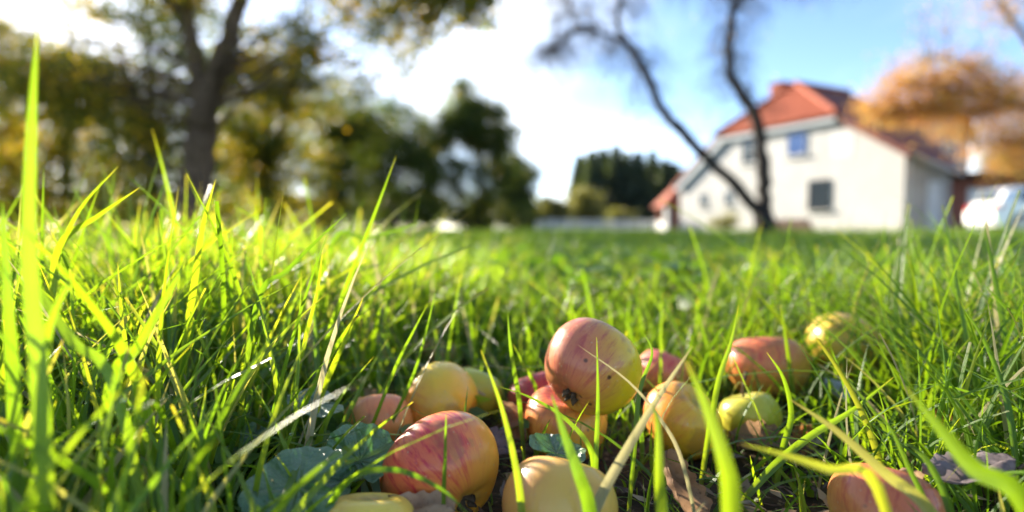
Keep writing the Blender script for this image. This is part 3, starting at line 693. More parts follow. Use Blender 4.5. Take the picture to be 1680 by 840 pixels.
# ------------------------------------------------------------------ grass
def blades(name, B, h, w, lean, mat, segs=5, keel=True, vals=None, curl=None):
    """B (n,2) feet. Curved tapering blades as one mesh."""
    n = len(B); ph = RNG.random(n) * 2 * math.pi; fa_ = ph + RNG.normal(0, .9, n) + math.pi / 2
    curl = RNG.random(n) if curl is None else curl
    D = np.column_stack([np.cos(ph), np.sin(ph), np.zeros(n)]); S = np.column_stack([np.cos(fa_), np.sin(fa_), RNG.normal(0, .12, n)])
    S /= np.linalg.norm(S, axis=1)[:, None]
    T = np.linspace(0, 1, segs + 1); base = np.column_stack([B, gz(B[:, 0], B[:, 1]) - .003]); k = 3 if keel else 2
    twist = RNG.normal(0, .5, n); cut = np.where(RNG.random(n) < .16, .72, 1.0)      # some tips bitten or mown off
    V = np.empty((n, segs + 1, k, 3)); tt = np.empty((n, segs + 1, k)); ss = np.empty((n, segs + 1, k))
    wob = RNG.normal(0, .04, (n, 2))
    for i, t in enumerate(T):
        horiz = lean * (t * .35 + t * t * (.65 + curl * .8)); vert = t - lean ** 2 * curl * .55 * t ** 3
        P = base + D * (h * horiz)[:, None]; P[:, 2] += h * vert
        P[:, :2] += wob * (h * math.sin(t * 3.1))[:, None]
        ca, sa = np.cos(twist * t), np.sin(twist * t)
        S2 = np.column_stack([S[:, 0] * ca - S[:, 1] * sa, S[:, 0] * sa + S[:, 1] * ca, S[:, 2]])
        ww = (w * (.75 + .25 * min(1, t * 4)) * (1 - (t * cut) ** 2.2) + w * .03)[:, None] * .5
        V[:, i, 0] = P - S2 * ww; V[:, i, k - 1] = P + S2 * ww
        if keel:
            up = np.cross(S2, D * .5 + np.array([0, 0, 1.0])); V[:, i, 1] = P + up * ww * .38
            ss[:, i, 1] = .5
        ss[:, i, 0] = 0; ss[:, i, k - 1] = 1; tt[:, i] = t
    idx = (np.arange(n)[:, None, None] * (segs + 1) + np.arange(segs)[None, :, None]) * k + np.arange(k - 1)[None, None, :]
    F = np.stack([idx, idx + 1, idx + 1 + k, idx + k], -1).reshape(-1, 4)
    vals = np.clip(RNG.normal(.45, .2, n), 0, 1) if vals is None else vals
    return mesh_np(name, V.reshape(-1, 3), F, mat, True, {'v': np.repeat(vals, (segs + 1) * k), 't': tt.ravel(), 's': ss.ravel()})

def fan(n, r0, r1, half=49, power=1.0):
    """feet spread evenly over the part of the lawn in view (a little wider)"""
    u = RNG.random(n); r = np.sqrt(r0 ** 2 + u * (r1 ** 2 - r0 ** 2)); a = np.radians(RNG.uniform(-half, half, n))
    return np.column_stack([r * np.sin(a), r * np.cos(a)])
def sstep(x, a, b):
    t = np.clip((x - a) / (b - a), 0, 1); return t * t * (3 - 2 * t)
def height_map(x, y):
    """mean height of the turf; the windfalls lie in a low hollow"""
    left = sstep(-x, .03, .16); right = sstep(x, .16, .42)
    hollow = np.exp(-(((x - .03) / .21) ** 2 + ((y - .40) / .22) ** 2))
    h = .105 + .045 * left + .035 * right - .042 * hollow
    near = 1 - sstep(y, .24, .40); h = h - near * (.035 + .02 * (1 - left))
    far = sstep(y, .8, 2.0); h = h * (1 - far) + .118 * far
    return h * (.85 + .3 * np.sin(x * 7.3 + 1.3) * np.cos(y * 5.1) * .5 + .15 * np.sin(x * 2.1 + y * 3.3))
def dens_map(x, y):
    hollow = np.exp(-(((x - .03) / .20) ** 2 + ((y - .38) / .18) ** 2)); near = 1 - sstep(y, .2, .36)
    left = sstep(-x, .06, .16)
    return np.clip(1 - .62 * hollow - .60 * near * (1 - left * .55), .13, 1)

APPLE_KEEP = []      # (x, y, r) filled below; the turf parts round the fruit
def make_turf():
    # near turf
    B = fan(15500, .22, 1.25, 50); x, y = B[:, 0], B[:, 1]
    keep = RNG.random(len(B)) < dens_map(x, y)
    for ax, ay, ar in APPLE_KEEP:
        keep &= (x - ax) ** 2 + (y - ay) ** 2 > (ar * .8) ** 2
        # the fruit shows through thinner grass towards the open side
        q = math.hypot(ax, ay); lat = (x * ay - y * ax) / q; al = (x * ax + y * ay) / q
        keep &= ~((np.abs(lat) < ar * 1.15) & (al > q - .26) & (al < q) & (RNG.random(len(x)) < (.8 if ax > .2 and ay > .5 else .5)))
        sd = ((x - ax) * SUN.x + (y - ay) * SUN.y) / math.cos(SUN_EL); sl_ = np.abs((x - ax) * SUN.y - (y - ay) * SUN.x)
        keep &= ~((sl_ < ar * 1.3) & (sd > 0) & (sd < .3) & (RNG.random(len(x)) < .35))
    B = B[keep]; x, y = B[:, 0], B[:, 1]; n = len(B)
    h = height_map(x, y) * np.clip(RNG.normal(.88, .30, n), .35, 1.75); w = np.clip(RNG.normal(.0038 + .0014 * sstep(-x, -.02, .2), .0013, n), .0016, .0085)
    v = np.clip(RNG.normal(.45 + .16 * sstep(-x, -.02, .2), .25, n), 0, .93); dry = RNG.random(n) < .05; v[dry] = .98
    tag(link('lawn_grass', blades('lawn_grass', B, h, w, np.clip(RNG.gamma(2.2, .2, n), .05, 1.1), M['grass'], 7, True, v)), 'dense fresh green grass around the fallen apples', 'grass', kind='stuff')
    # short undergrowth
    B = fan(9500, .2, 1.3, 50); x, y = B[:, 0], B[:, 1]; keep = RNG.random(len(B)) < np.clip(dens_map(x, y) + .2, 0, 1)
    for ax, ay, ar in APPLE_KEEP: keep &= (x - ax) ** 2 + (y - ay) ** 2 > (ar * .75) ** 2
    B = B[keep]; n = len(B)
    h = height_map(B[:, 0], B[:, 1]) * RNG.uniform(.25, .6, n)
    tag(link('undergrowth_grass', blades('undergrowth_grass', B, h, np.clip(RNG.normal(.0030, .0008, n), .001, .005), RNG.uniform(.2, 1.3, n), M['grass'], 5, False)), 'short fine grass at the foot of the taller blades', 'grass', kind='stuff')
    # middle and far lawn, one object
    parts = []
    for r0, r1, cnt, wd, sg in ((1.25, 2.5, 19000, .0040, 5), (2.5, 5, 20000, .0052, 4), (5, 11, 22000, .008, 3), (11, 24, 20000, .014, 3), (24, 60, 12000, .03, 2)):
        B = fan(cnt, r0, r1, 50); n = len(B)
        h = (.112 if r0 < 5 else .12) * np.clip(RNG.normal(.95, .30, n), .4, 2.0) * (1 + (.15 if r0 < 2 else .3 if r0 < 5 else .5) * np.sin(B[:, 0] * 1.7 + np.sin(B[:, 1] * .9)) * np.cos(B[:, 1] * 1.3 + B[:, 0] * .6))
        parts.append((B, h, wd, sg))
    for i, (B, h, wd, sg) in enumerate(parts):
        n = len(B)
        o = link('distant_grass', blades('distant_grass', B, h, wd * RNG.uniform(.6, 1.3, n), np.clip(RNG.gamma(2, .22, n), .05, 1.1), M['grass_far'], sg, False, np.clip(RNG.normal(.5, .2, n), 0, .93)))
        tag(o, ['green grass just behind the apples', 'mown lawn grass in the middle distance', 'lawn grass in front of the trees', 'far lawn grass by the tree trunks and house', 'farthest strip of meadow grass on the horizon'][i], 'grass', kind='stuff')

# ------------------------------------------------------------------ apples
def mat_apple(name, yellow, blush, dark, bdir, amount, seed, russet=.25, stripes=1.0):
    m, t = newmat(name); v = objco(t)
    sp = N(t, 'ShaderNodeSeparateXYZ'); t.links.new(v, sp.inputs[0])
    xy = N(t, 'ShaderNodeCombineXYZ', ins={0: sp.outputs[0], 1: sp.outputs[1]}); nx = N(t, 'ShaderNodeVectorMath', operation='NORMALIZE', ins={0: xy.outputs[0]})
    sx = N(t, 'ShaderNodeSeparateXYZ'); t.links.new(nx.outputs[0], sx.inputs[0])
    mer = N(t, 'ShaderNodeCombineXYZ', ins={0: mth(t, 'ADD', sx.outputs[0], seed * 1.7), 1: sx.outputs[1], 2: mth(t, 'MULTIPLY', sp.outputs[2], 7.0)})
    st = noise(t, mer.outputs[0], 9, 5, .6, .4); st2 = noise(t, mer.outputs[0], 26, 3, .6)
    vs_ = N(t, 'ShaderNodeVectorMath', operation='ADD', ins={0: v, 1: (seed * .37, seed * .11, 0)}).outputs[0]
    big = noise(t, vs_, 22, 3); fine = noise(t, vs_, 160, 4); lent = N(t, 'ShaderNodeTexVoronoi', ins={'Scale': 170.0, 'Vector': vs_}).outputs['Distance']
    dv = N(t, 'ShaderNodeVectorMath', operation='DOT_PRODUCT', ins={0: N(t, 'ShaderNodeVectorMath', operation='NORMALIZE', ins={0: v}).outputs[0], 1: tuple(Vector(bdir).normalized())}).outputs['Value']
    f = mth(t, 'ADD', mth(t, 'ADD', mth(t, 'MULTIPLY', dv, .55), amount), mth(t, 'MULTIPLY', mth(t, 'SUBTRACT', big, .5), .7))
    base = mixc(t, ramp(t, big, [(.3, 0), (.7, 1)]), yellow, tuple(a * b for a, b in zip(yellow, (.88, 1.02, .9))))
    c = mixc(t, ramp(t, f, [(.25, 0), (.85, .92)]), base, blush)
    sfac = mth(t, 'MULTIPLY', mth(t, 'MULTIPLY', ramp(t, st, [(.50, 0), (.64, 1)]), ramp(t, f, [(.25, 0), (.75, 1)])), 0.88 * stripes)
    c = mixc(t, sfac, c, dark)
    sfac2 = mth(t, 'MULTIPLY', mth(t, 'MULTIPLY', ramp(t, st2, [(.55, 0), (.68, 1)]), ramp(t, f, [(.2, 0), (.7, 1)])), .4 * stripes)
    c = mixc(t, sfac2, c, dark)
    c = mixc(t, mth(t, 'MULTIPLY', ramp(t, lent, [(.05, 1), (.15, 0)]), .5), c, (.55, .42, .22))
    c = mixc(t, mth(t, 'MULTIPLY', ramp(t, noise(t, vs_, 38, 5, .65), [(.56, 0), (.66, 1)]), russet), c, (.22, .12, .055))
    # scab spots and soft bruises
    sc_ = N(t, 'ShaderNodeTexVoronoi', ins={'Scale': 62.0, 'Vector': vs_, 'Randomness': 1.0}); sd_ = mth(t, 'ADD', sc_.outputs['Distance'], mth(t, 'MULTIPLY', fine, .10))
    pick = N(t, 'ShaderNodeSeparateColor', ins={0: sc_.outputs['Color']}).outputs[0]
    c = mixc(t, mth(t, 'MULTIPLY', mth(t, 'MULTIPLY', ramp(t, sd_, [(.11, 1), (.17, 0)]), ramp(t, pick, [(.52, 0), (.54, 1)])), .85), c, (.055, .032, .018))
    c = mixc(t, mth(t, 'MULTIPLY', ramp(t, noise(t, vs_, 30, 4, .5, .3), [(.60, 0), (.66, 1)]), .5), c, (.30, .15, .05))
    # russet in the two hollows
    rad = N(t, 'ShaderNodeVectorMath', operation='LENGTH', ins={0: xy.outputs[0]}).outputs['Value']
    c = mixc(t, mth(t, 'MULTIPLY', ramp(t, mth(t, 'ADD', mth(t, 'MULTIPLY', rad, 60), mth(t, 'MULTIPLY', fine, .25)), [(.25, 1), (.75, 0)]), .6), c, (.24, .17, .06))
    p = N(t, 'ShaderNodeBsdfPrincipled', ins={'Base Color': c, 'Roughness': .42, 'Specular IOR Level': .28, 'Subsurface Weight': .22, 'Subsurface Radius': (.012, .005, .002), 'Subsurface Scale': .5, 'Coat Weight': .3, 'Coat Roughness': .13})
    t.links.new(bump(t, mth(t, 'ADD', fine, mth(t, 'MULTIPLY', big, 1.5)), .12, .0015), p.inputs['Normal'])
    t.links.new(ramp(t, fine, [(.3, .26), (.7, .5)]), p.inputs['Roughness'])
    o = N(t, 'ShaderNodeOutputMaterial'); t.links.new(p.outputs[0], o.inputs[0]); return m

M['calyx'] = mat_mottled('dry_calyx', (.04, .028, .018), (.14, .10, .06), 300, .9, .6, .001)
M['stem'] = mat_mottled('apple_stem', (.07, .045, .025), (.16, .11, .06), 300, .8, .4, .001)
def apple(px, py, d, r, z, axis, label, yellow, blush, dark, bdir, amount, squash=.88, russet=.25, stripes=1.0, stem=False, lump=.03):
    """axis: direction (world) in which the stalk end points; r = half width"""
    seed = len(APPLE_KEEP) + 1; p = at(px, py, d)
    if z is not None: p.z = z
    rt = empty('apple', p); tag(rt, label, 'apple', 'windfall apples in the grass')
    qr = Vector(axis).to_track_quat('Z', 'Y'); rt.rotation_euler = qr.to_euler(); bdir = qr.inverted() @ Vector(bdir)
    nu, nv = 44, 30; V = []; rs = random.Random(seed)
    ph = [rs.uniform(0, 6.28) for _ in range(4)]
    for j in range(nv + 1):
        th = math.pi * j / nv; s, c = math.sin(th), math.cos(th)
        for i in range(nu):
            a = 2 * math.pi * i / nu
            rad = s ** .92 * (1 + .07 * c)                                    # wider above the middle
            zz = c * squash
            # hollows
            top = math.exp(-(th / .42) ** 2); bot = math.exp(-((math.pi - th) / .36) ** 2)
            zz -= .30 * top; zz += .20 * bot * (1 + .12 * math.cos(5 * a + ph[0]))
            rad *= 1 + .018 * math.cos(5 * a + ph[0]) * (1 - .6 * c) + lump * math.cos(a + ph[1]) + lump * .7 * math.cos(2 * a + ph[2] + c * 2)
            zz *= 1 + lump * math.cos(a + ph[3])
            V.append((r * rad * math.cos(a), r * rad * math.sin(a), r * zz))
    V = np.array(V); i = np.arange(nv)[:, None] * nu; k = np.arange(nu)[None, :]; k2 = (k + 1) % nu
    F = np.stack([i + k, i + nu + k, i + nu + k2, i + k2], -1).reshape(-1, 4)
    link('fruit', mesh_np('fruit', V, F, mat_apple('apple_skin_%d' % seed, yellow, blush, dark, bdir, amount, seed, russet, stripes), True), rt)
    # calyx: five dry sepals in the lower hollow
    zc = -r * squash + r * .22
    cx = MB()
    for q in range(6):
        a = q * 1.047 + .3; u = Vector((math.cos(a), math.sin(a), 0)); w = Vector((-u.y, u.x, 0))
        cx.tube([Vector((0, 0, zc + .002)) + u * .0015, Vector((0, 0, zc - .0025)) + u * .0045 + w * .001, Vector((0, 0, zc - .006)) + u * (.004 + .002 * rs.random()) + w * rs.uniform(-.003, .003)], [.0018, .0021, .0006], 5)
    cx.tube([(0, 0, zc + .004), (0, 0, zc - .001)], [.004, .0045], 8)
    cx.build('calyx', M['calyx'], rt, True)
    if stem:
        zt = r * squash - r * .30; b_ = rs.uniform(-.006, .006)
        MB().tube([(0, 0, zt - .003), (b_ * .3, 0, zt + .006), (b_, .002, zt + .014), (b_ * 1.6, .004, zt + .020)], [.0012, .0011, .0013, .0019], 6).build('stalk', M['stem'], rt, True)
    APPLE_KEEP.append((p.x, p.y, r)); return rt

Y1, Y2, YG = (.62, .36, .075), (.60, .42, .09), (.46, .42, .08)
PK, RD, DKR = (.60, .17, .085), (.50, .10, .05), (.38, .045, .045)
# px, py, depth, radius, z, stalk axis
apple(727, 780, .332, .0362, .031, (-.60, .62, .48), 'large pink and orange striped apple in front with its calyx showing', (.82, .36, .045), (.76, .12, .06), (.58, .03, .045), (-.6, -.35, .55), .36, .84, .10, 1.25, lump=.02)
apple(921, 845, .296, .0305, .0270, (.2, .5, .8), 'pale yellow apple cut by the bottom edge, below the small round leaf', (.68, .40, .08), (.68, .24, .08), (.55, .12, .06), (-.6, 0, .3), .14, .9, .3, .5)
apple(721, 668, .462, .0338, .030, (-.6, .1, .25), 'yellow apple with reddish left cheek behind the large striped one', (.78, .48, .05), (.70, .17, .05), (.56, .09, .05), (-.8, -.3, -.1), .10, .92, .2, .8)
apple(622, 707, .43, .0275, .0245, (-.2, .5, .8), 'peach coloured apple half hidden left of the large striped one', (.80, .40, .10), (.76, .24, .10), (.6, .12, .08), (0, 0, 1), .3, .9, .2, .6)
apple(780, 652, .515, .0262, .0235, (.3, .4, .8), 'green apple tucked behind the yellow one', (.42, .46, .06), (.46, .40, .06), (.4, .3, .06), (0, 0, 1), .0, .9, .2, .2)
apple(971, 603, .398, .0348, None, (.6, .5, .6), 'dull purplish apple with yellow right side resting on top of the others', (.78, .54, .015), (.56, .15, .09), (.42, .07, .065), (-.85, -.25, .45), .50, .92, .18, .8, lump=.02)
apple(925, 712, .425, .0318, .0285, (.1, -.2, .9), 'orange and red apple under the purplish one', (.82, .40, .05), (.76, .16, .05), (.58, .05, .035), (-.4, 0, .7), .28, .9, .3, 1.2, True)
apple(885, 645, .50, .0268, .025, (-.2, .3, .8), 'dark red apple in shade left of the purplish one', (.5, .12, .05), (.40, .05, .05), (.25, .02, .03), (0, 0, 1), .6, .9, .2)
apple(1087, 618, .575, .0288, .026, (.3, .2, .8), 'pink apple behind the right shoulder of the purplish one', (.78, .36, .10), (.74, .16, .12), (.56, .06, .07), (-.3, 0, .8), .36, .9, .2)
apple(1118, 695, .435, .0300, .027, (.5, -.3, .7), 'yellow-orange apple half covered by grass right of the heap', (.82, .46, .03), (.78, .24, .05), (.6, .09, .04), (-.7, 0, .4), .20, .9, .3)
apple(1255, 612, .55, .0385, .040, (.1, .3, .9), 'broad pinkish orange apple in the grass right of centre', (.80, .38, .06), (.74, .17, .08), (.58, .07, .06), (-.5, 0, .8), .30, .86, .25)
apple(1385, 584, .615, .0395, .045, (.6, .2, .6), 'yellow apple with orange cheek farthest to the right', (.82, .50, .07), (.78, .24, .08), (.6, .1, .06), (.8, 0, .5), .1, .9, .2)
apple(1228, 697, .455, .0245, .022, (-.2, .2, .9), 'small green-yellow apple in front of the broad pinkish one', (.56, .50, .05), (.55, .40, .05), (.45, .3, .05), (0, 0, 1), 0, .9, .3, .2, True)
apple(1452, 846, .296, .0275, .0245, (.3, .4, .8), 'reddish brown apple at the bottom right under a dry leaf', (.66, .28, .07), (.60, .15, .06), (.42, .06, .04), (0, -.3, .7), .4, .9, .5)
apple(606, 902, .278, .0245, .022, (0, .3, .9), 'yellow apple barely showing at the bottom edge left of the striped one', (.74, .50, .08), (.7, .3, .1), (.6, .2, .1), (-.5, 0, .4), .0, .9, .2, .4)
apple(100, 628, .56, .0272, .0245, (.2, .3, .8), 'dark red apple in the shade deep in the grass at the left', (.5, .1, .04), (.44, .05, .035), (.3, .02, .03), (0, 0, 1), .6, .9, .2)
apple(722, 588, .70, .0240, .020, (.3, .2, .8), 'rotting brownish apple in the grass above the yellow one', (.46, .30, .09), (.28, .13, .06), (.16, .07, .04), (-.5, 0, -.3), .4, .85, .8, .4)
apple(1106, 503, 1.10, .0300, .026, (.2, .2, .9), 'small far orange-brown apple behind the heap', (.6, .27, .08), (.54, .16, .08), (.36, .1, .06), (0, 0, 1), .3, .9, .5)

# ------------------------------------------------------------------ broad leaves
def mat_broad():
    m, t = newmat('ground_ivy_leaf')
    a = N(t, 'ShaderNodeAttribute', attribute_name='v').outputs['Fac']     # 1 on a vein, 0 between
    v = objco(t); n1 = noise(t, v, 110, 4); n2 = noise(t, v, 420, 3)
    c = mixc(t, ramp(t, n1, [(.3, 0), (.7, 1)]), (.065, .15, .06), (.14, .25, .10)); c = mixc(t, mth(t, 'MULTIPLY', a, .5), c, (.24, .31, .17))
    p = N(t, 'ShaderNodeBsdfPrincipled', ins={'Base Color': c, 'Roughness': .36, 'Specular IOR Level': .9, 'Coat Weight': .5, 'Coat Roughness': .22, 'Sheen Weight': .15, 'Sheen Roughness': .4})
    t.links.new(bump(t, mth(t, 'SUBTRACT', mth(t, 'ADD', n2, n1), a), .9, .0018), p.inputs['Normal'])
    tr = N(t, 'ShaderNodeBsdfTranslucent', ins={'Color': (.10, .26, .03, 1)})
    mx = N(t, 'ShaderNodeMixShader', ins={0: .3, 1: p.outputs[0], 2: tr.outputs[0]})
    o = N(t, 'ShaderNodeOutputMaterial'); t.links.new(mx.outputs[0], o.inputs[0]); return m
M['broad'] = mat_broad()
def broad_leaf(px, py, d, size, rot, label, cup=.25, wave=.12, seed=1, group=None):
    """kidney shaped leaf with scalloped rim, stalk to the ground"""
    rs = random.Random(seed); p = at(px, py, d); rt = empty('broad_leaf', (p.x, p.y, 0)); tag(rt, label, 'leaf', group)
    na, nr = 72, 12; V = []; val = []
    veins = [k * 2 * math.pi / 9 + .35 for k in range(9)]
    for j in range(nr + 1):
        q = j / nr
        for i in range(na):
            a = 2 * math.pi * i / na                        # notch at a = 0
            da = min(a, 2 * math.pi - a)
            rim = 1 - .80 * math.exp(-(da / .30) ** 2) ; rim *= 1 + .028 * math.cos(a * 15) + .03 * math.cos(3 * a + seed)
            rr = q * rim * size
            vn = max(math.exp(-((a - b + math.pi) % (2 * math.pi) - math.pi) ** 2 * (40 + 260 * q * q)) for b in veins)
            z = size * (cup * q * q - .10 * q + wave * q * q * math.sin(2 * a + seed) + .05 * q * math.sin(5 * a + seed * 2)) + size * .05 * q * (1 - vn) * (.4 + .6 * abs(math.sin(q * 9)))
            V.append((rr * math.cos(a), rr * math.sin(a), z)); val.append(vn * (1 - .35 * q))
    i = np.arange(nr)[:, None] * na; k = np.arange(na)[None, :]; k2 = (k + 1) % na
    F = np.stack([i + k, i + na + k, i + na + k2, i + k2], -1).reshape(-1, 4)
    b = link('leaf_blade', mesh_np('leaf_blade', np.array(V), F, M['broad'], True, {'v': val}), rt, (0, 0, p.z)); b.rotation_mode = 'ZYX'; b.rotation_euler = rot
    MB().tube([(.006, .012, 0), (.004, .008, p.z * .5), (0, 0, p.z - .0005)], [.0014, .0012, .001], 6).build('leaf_stalk', M['grass_stem'], rt, True)
M['grass_stem'] = mat_mottled('green_stem', (.10, .15, .03), (.17, .22, .05), 90, .5, .2, .001)
broad_leaf(590, 757, .325, .0215, (R(48), R(-8), R(-75)), 'round scalloped blue-green leaf beside the large striped apple', .32, .12, 1)
broad_leaf(490, 800, .285, .0270, (R(30), R(-4), R(5)), 'large out of focus leaf with glinting rim at the bottom left of the apples', .10, .10, 2)
broad_leaf(912, 744, .335, .0175, (R(20), R(8), R(200)), 'small dark round leaf in front of the orange and red apple', .15, .1, 3)
broad_leaf(520, 660, .40, .0200, (R(8), R(14), R(40)), 'thin edge-on leaf above the round blue-green leaf', .08, .04, 4)
broad_leaf(450, 690, .40, .0120, (R(48), R(-10), R(160)), 'small bluish leaf in the dense grass left of the round leaf', .2, .1, 5)
broad_leaf(420, 712, .38, .0135, (R(16), R(-14), R(90)), 'low dull green leaf at the foot of the left grass', .2, .12, 6)
broad_leaf(560, 790, .315, .0150, (R(6), R(4), R(-30)), 'dark leaf partly under the round blue-green leaf', .2, .12, 7)

# ------------------------------------------------------------------ dry leaves
def mat_dry(name, c1, c2):
    m, t = newmat(name); v = objco(t); n1 = noise(t, v, 90, 5); n2 = noise(t, v, 420, 3)
    c = mixc(t, ramp(t, n1, [(.32, 0), (.68, 1)]), c1, c2); c = mixc(t, ramp(t, n2, [(.6, 0), (.7, 1)]), c, tuple(x * .4 for x in c1))
    p = N(t, 'ShaderNodeBsdfPrincipled', ins={'Base Color': c, 'Roughness': .65, 'Specular IOR Level': .3}); t.links.new(bump(t, n1, .6, .0015), p.inputs['Normal'])
    tr = N(t, 'ShaderNodeBsdfTranslucent', ins={'Color': (*[min(1, x * 1.6) for x in c2], 1)})
    mx = N(t, 'ShaderNodeMixShader', ins={0: .3, 1: p.outputs[0], 2: tr.outputs[0]}); o = N(t, 'ShaderNodeOutputMaterial'); t.links.new(mx.outputs[0], o.inputs[0]); return m
M['dry_brown'] = mat_dry('dry_leaf_brown', (.14, .075, .04), (.32, .19, .10)); M['dry_tan'] = mat_dry('dry_leaf_tan', (.28, .17, .09), (.46, .31, .18)); M['dry_grey'] = mat_dry('dry_leaf_grey', (.10, .075, .075), (.25, .20, .20)); M['dry_orange'] = mat_dry('dry_leaf_orange', (.34, .12, .04), (.50, .22, .07))
def dry_leaf(px, py, d, size, rot, mat, label, curl=.5, seed=1):
    rs = random.Random(seed); p = at(px, py, d); rt = empty('dry_leaf', p, 0); tag(rt, label, 'dry leaf'); rt.rotation_mode = 'ZYX'; rt.rotation_euler = rot
    nl, nw = 22, 10; V = []
    ph = [rs.uniform(0, 6.28) for _ in range(6)]
    for i in range(nl + 1):
        t = i / nl; half = .36 * size * math.sin(math.pi * t ** .8) ** .75 * (1 + .10 * math.sin(t * 34 + ph[0]))
        for j in range(nw + 1):
            s = j / nw * 2 - 1; ang = s * curl * 1.6
            x = half * (math.sin(ang) / (curl * 1.6) if curl > .01 else s)
            z = half * (1 - math.cos(ang)) / max(curl * 1.6, .01) * 1.1 + size * (.06 * math.sin(t * 7 + s * 2 + ph[1]) + .04 * math.sin(s * 6 + t * 5 + ph[2]) + .02 * abs(math.sin(t * 16 + abs(s) * 5)) + .22 * curl * (t - .5) ** 2 * 2) + (.012 * size if abs(s) < .05 else 0)
            V.append((x + .05 * size * math.sin(t * 5 + ph[3]), (t - .5) * size, z))
    w = nw + 1; F = [(i * w + j, i * w + j + 1, (i + 1) * w + j + 1, (i + 1) * w + j) for i in range(nl) for j in range(nw)]
    link('leaf_blade', mesh_np('leaf_blade', np.array(V), np.array(F), mat, True), rt)
    MB().tube([(0, -size * .5, .001), (.002, -size * .62, .003), (.0, -size * .75, .002)], [.0011, .0009, .001], 6).build('leaf_stalk', M['stem'], rt, True)
dry_leaf(1112, 800, .325, .042, (R(55), R(20), R(20)), M['dry_brown'], 'crumpled brown leaf standing in the grass at the bottom centre right', .9, 1)
dry_leaf(690, 838, .285, .036, (R(10), R(5), R(75)), M['dry_tan'], 'tan dry leaf at the bottom edge under the large striped apple', .35, 2)
dry_leaf(1480, 792, .305, .030, (R(15), R(10), R(-70)), M['dry_tan'], 'tan dry leaf lying on the reddish brown apple', .4, 3)
dry_leaf(1590, 775, .30, .046, (R(6), R(-8), R(80)), M['dry_grey'], 'purplish grey dry leaf near the bottom right corner', .3, 4)
dry_leaf(730, 610, .66, .05, (R(25), R(10), R(30)), M['dry_brown'], 'brown dead leaf below the rotting apple', .6, 5)
dry_leaf(1318, 722, .44, .030, (R(40), R(10), R(-30)), M['dry_orange'], 'small orange leaf in the grass right of the green-yellow apple', .5, 6)
dry_leaf(1250, 728, .415, .046, (R(20), R(-10), R(60)), M['dry_brown'], 'dark brown leaf under the green-yellow apple', .6, 7)
dry_leaf(845, 690, .42, .036, (R(60), R(-20), R(40)), M['dry_brown'], 'curled rusty leaf left of the orange and red apple', .9, 8)
dry_leaf(1370, 640, .52, .030, (R(35), R(5), R(10)), M['curtain'], 'bleached whitish leaf scrap below the yellow apple at the right', .5, 9)
dry_leaf(1545, 690, .42, .022, (R(50), R(5), R(30)), M['dry_orange'], 'tiny orange-yellow leaf in the dark grass at the right', .5, 10)
dry_leaf(800, 725, .40, .034, (R(15), R(25), R(70)), M['dry_grey'], 'dark wet leaf between the striped apple and the heap', .6, 11)
dry_leaf(600, 655, .50, .036, (R(20), R(10), R(50)), M['dry_tan'], 'pale dead leaf behind the peach coloured apple', .5, 12)

def litter():
    """crumbs of dead leaves and straw on the soil: stuff"""
    n = 5200; B = fan(n, .22, 1.1, 50); x, y = B[:, 0], B[:, 1]
    C = np.column_stack([x, y, RNG.uniform(.002, .012, n)])
    d = RNG.normal(size=(n, 3)) * np.array([1, 1, .25]); d /= np.linalg.norm(d, axis=1)[:, None]
    w = np.cross(d, np.array([0, 0, 1.0])); w /= np.linalg.norm(w, axis=1)[:, None]; s = RNG.uniform(.003, .010, n)[:, None]; asp = RNG.uniform(.05, 1, n)[:, None] ** 2 * .7 + .05
    up = np.array([0, 0, 1.0]) * s * RNG.uniform(-.3, .3, n)[:, None]
    V = np.stack([C - d * s, C + w * s * asp + up, C + d * s, C - w * s * asp + up], 1); i = np.arange(n)[:, None] * 4
    m = mat_leaf('litter', [(0, (.05, .032, .02)), (.5, (.16, .10, .055)), (.85, (.30, .22, .12)), (1, (.4, .33, .2))], (1.1, 1, .8), .25)
    tag(link('leaf_litter', mesh_np('leaf_litter', V.reshape(-1, 3), np.concatenate([i + [0, 1, 2], i + [0, 2, 3]]), m, False, {'v': np.repeat(RNG.random(n), 4)})), 'brown crumbs of dead leaves and straw on the soil', 'leaf litter', kind='stuff')
litter()
make_turf()

def ground_cover():
    """low leafy weeds behind the heap of apples"""
    n = 2600; x = RNG.normal(.22, .42, n); y = RNG.gamma(3.0, .28, n) + .72; z = RNG.uniform(.03, .115, n)
    n2 = 500; x = np.concatenate([x, RNG.normal(-.16, .06, n2)]); y = np.concatenate([y, RNG.normal(.40, .05, n2)]); z = np.concatenate([z, RNG.uniform(.004, .035, n2)])
    C = np.column_stack([x, y, z]); n += n2; d = RNG.normal(size=(n, 3)) * np.array([1, 1, .35]); d /= np.linalg.norm(d, axis=1)[:, None]
    w = np.cross(d, np.array([0, 0, 1.0]) + RNG.normal(size=(n, 3)) * .4); w /= np.linalg.norm(w, axis=1)[:, None]; nn = np.cross(w, d)
    s = RNG.uniform(.011, .026, n)[:, None]; s[-n2:] *= .45
    pts = [(-1, 0, 0), (-.45, .6, .12), (.2, .62, .14), (1, 0, -.1), (.2, -.62, .14), (-.45, -.6, .12), (0, 0, 0)]
    V = np.stack([C + d * s * a + w * s * b_ + nn * s * c for a, b_, c in pts], 1); i = np.arange(n)[:, None] * 7
    F = np.concatenate([i + [6, k, (k + 1) % 6] for k in range(6)])
    m = mat_leaf('weed_leaf', [(0, (.05, .12, .02)), (.6, (.09, .18, .03)), (1, (.16, .25, .05))], (1.9, 1.7, .4), .5, .4, .5)
    tag(link('ground_cover', mesh_np('ground_cover', V.reshape(-1, 3), F, m, True, {'v': np.repeat(RNG.random(n), 7)})), 'low bright green leafy weeds behind the apples', 'weeds', kind='stuff')
ground_cover()

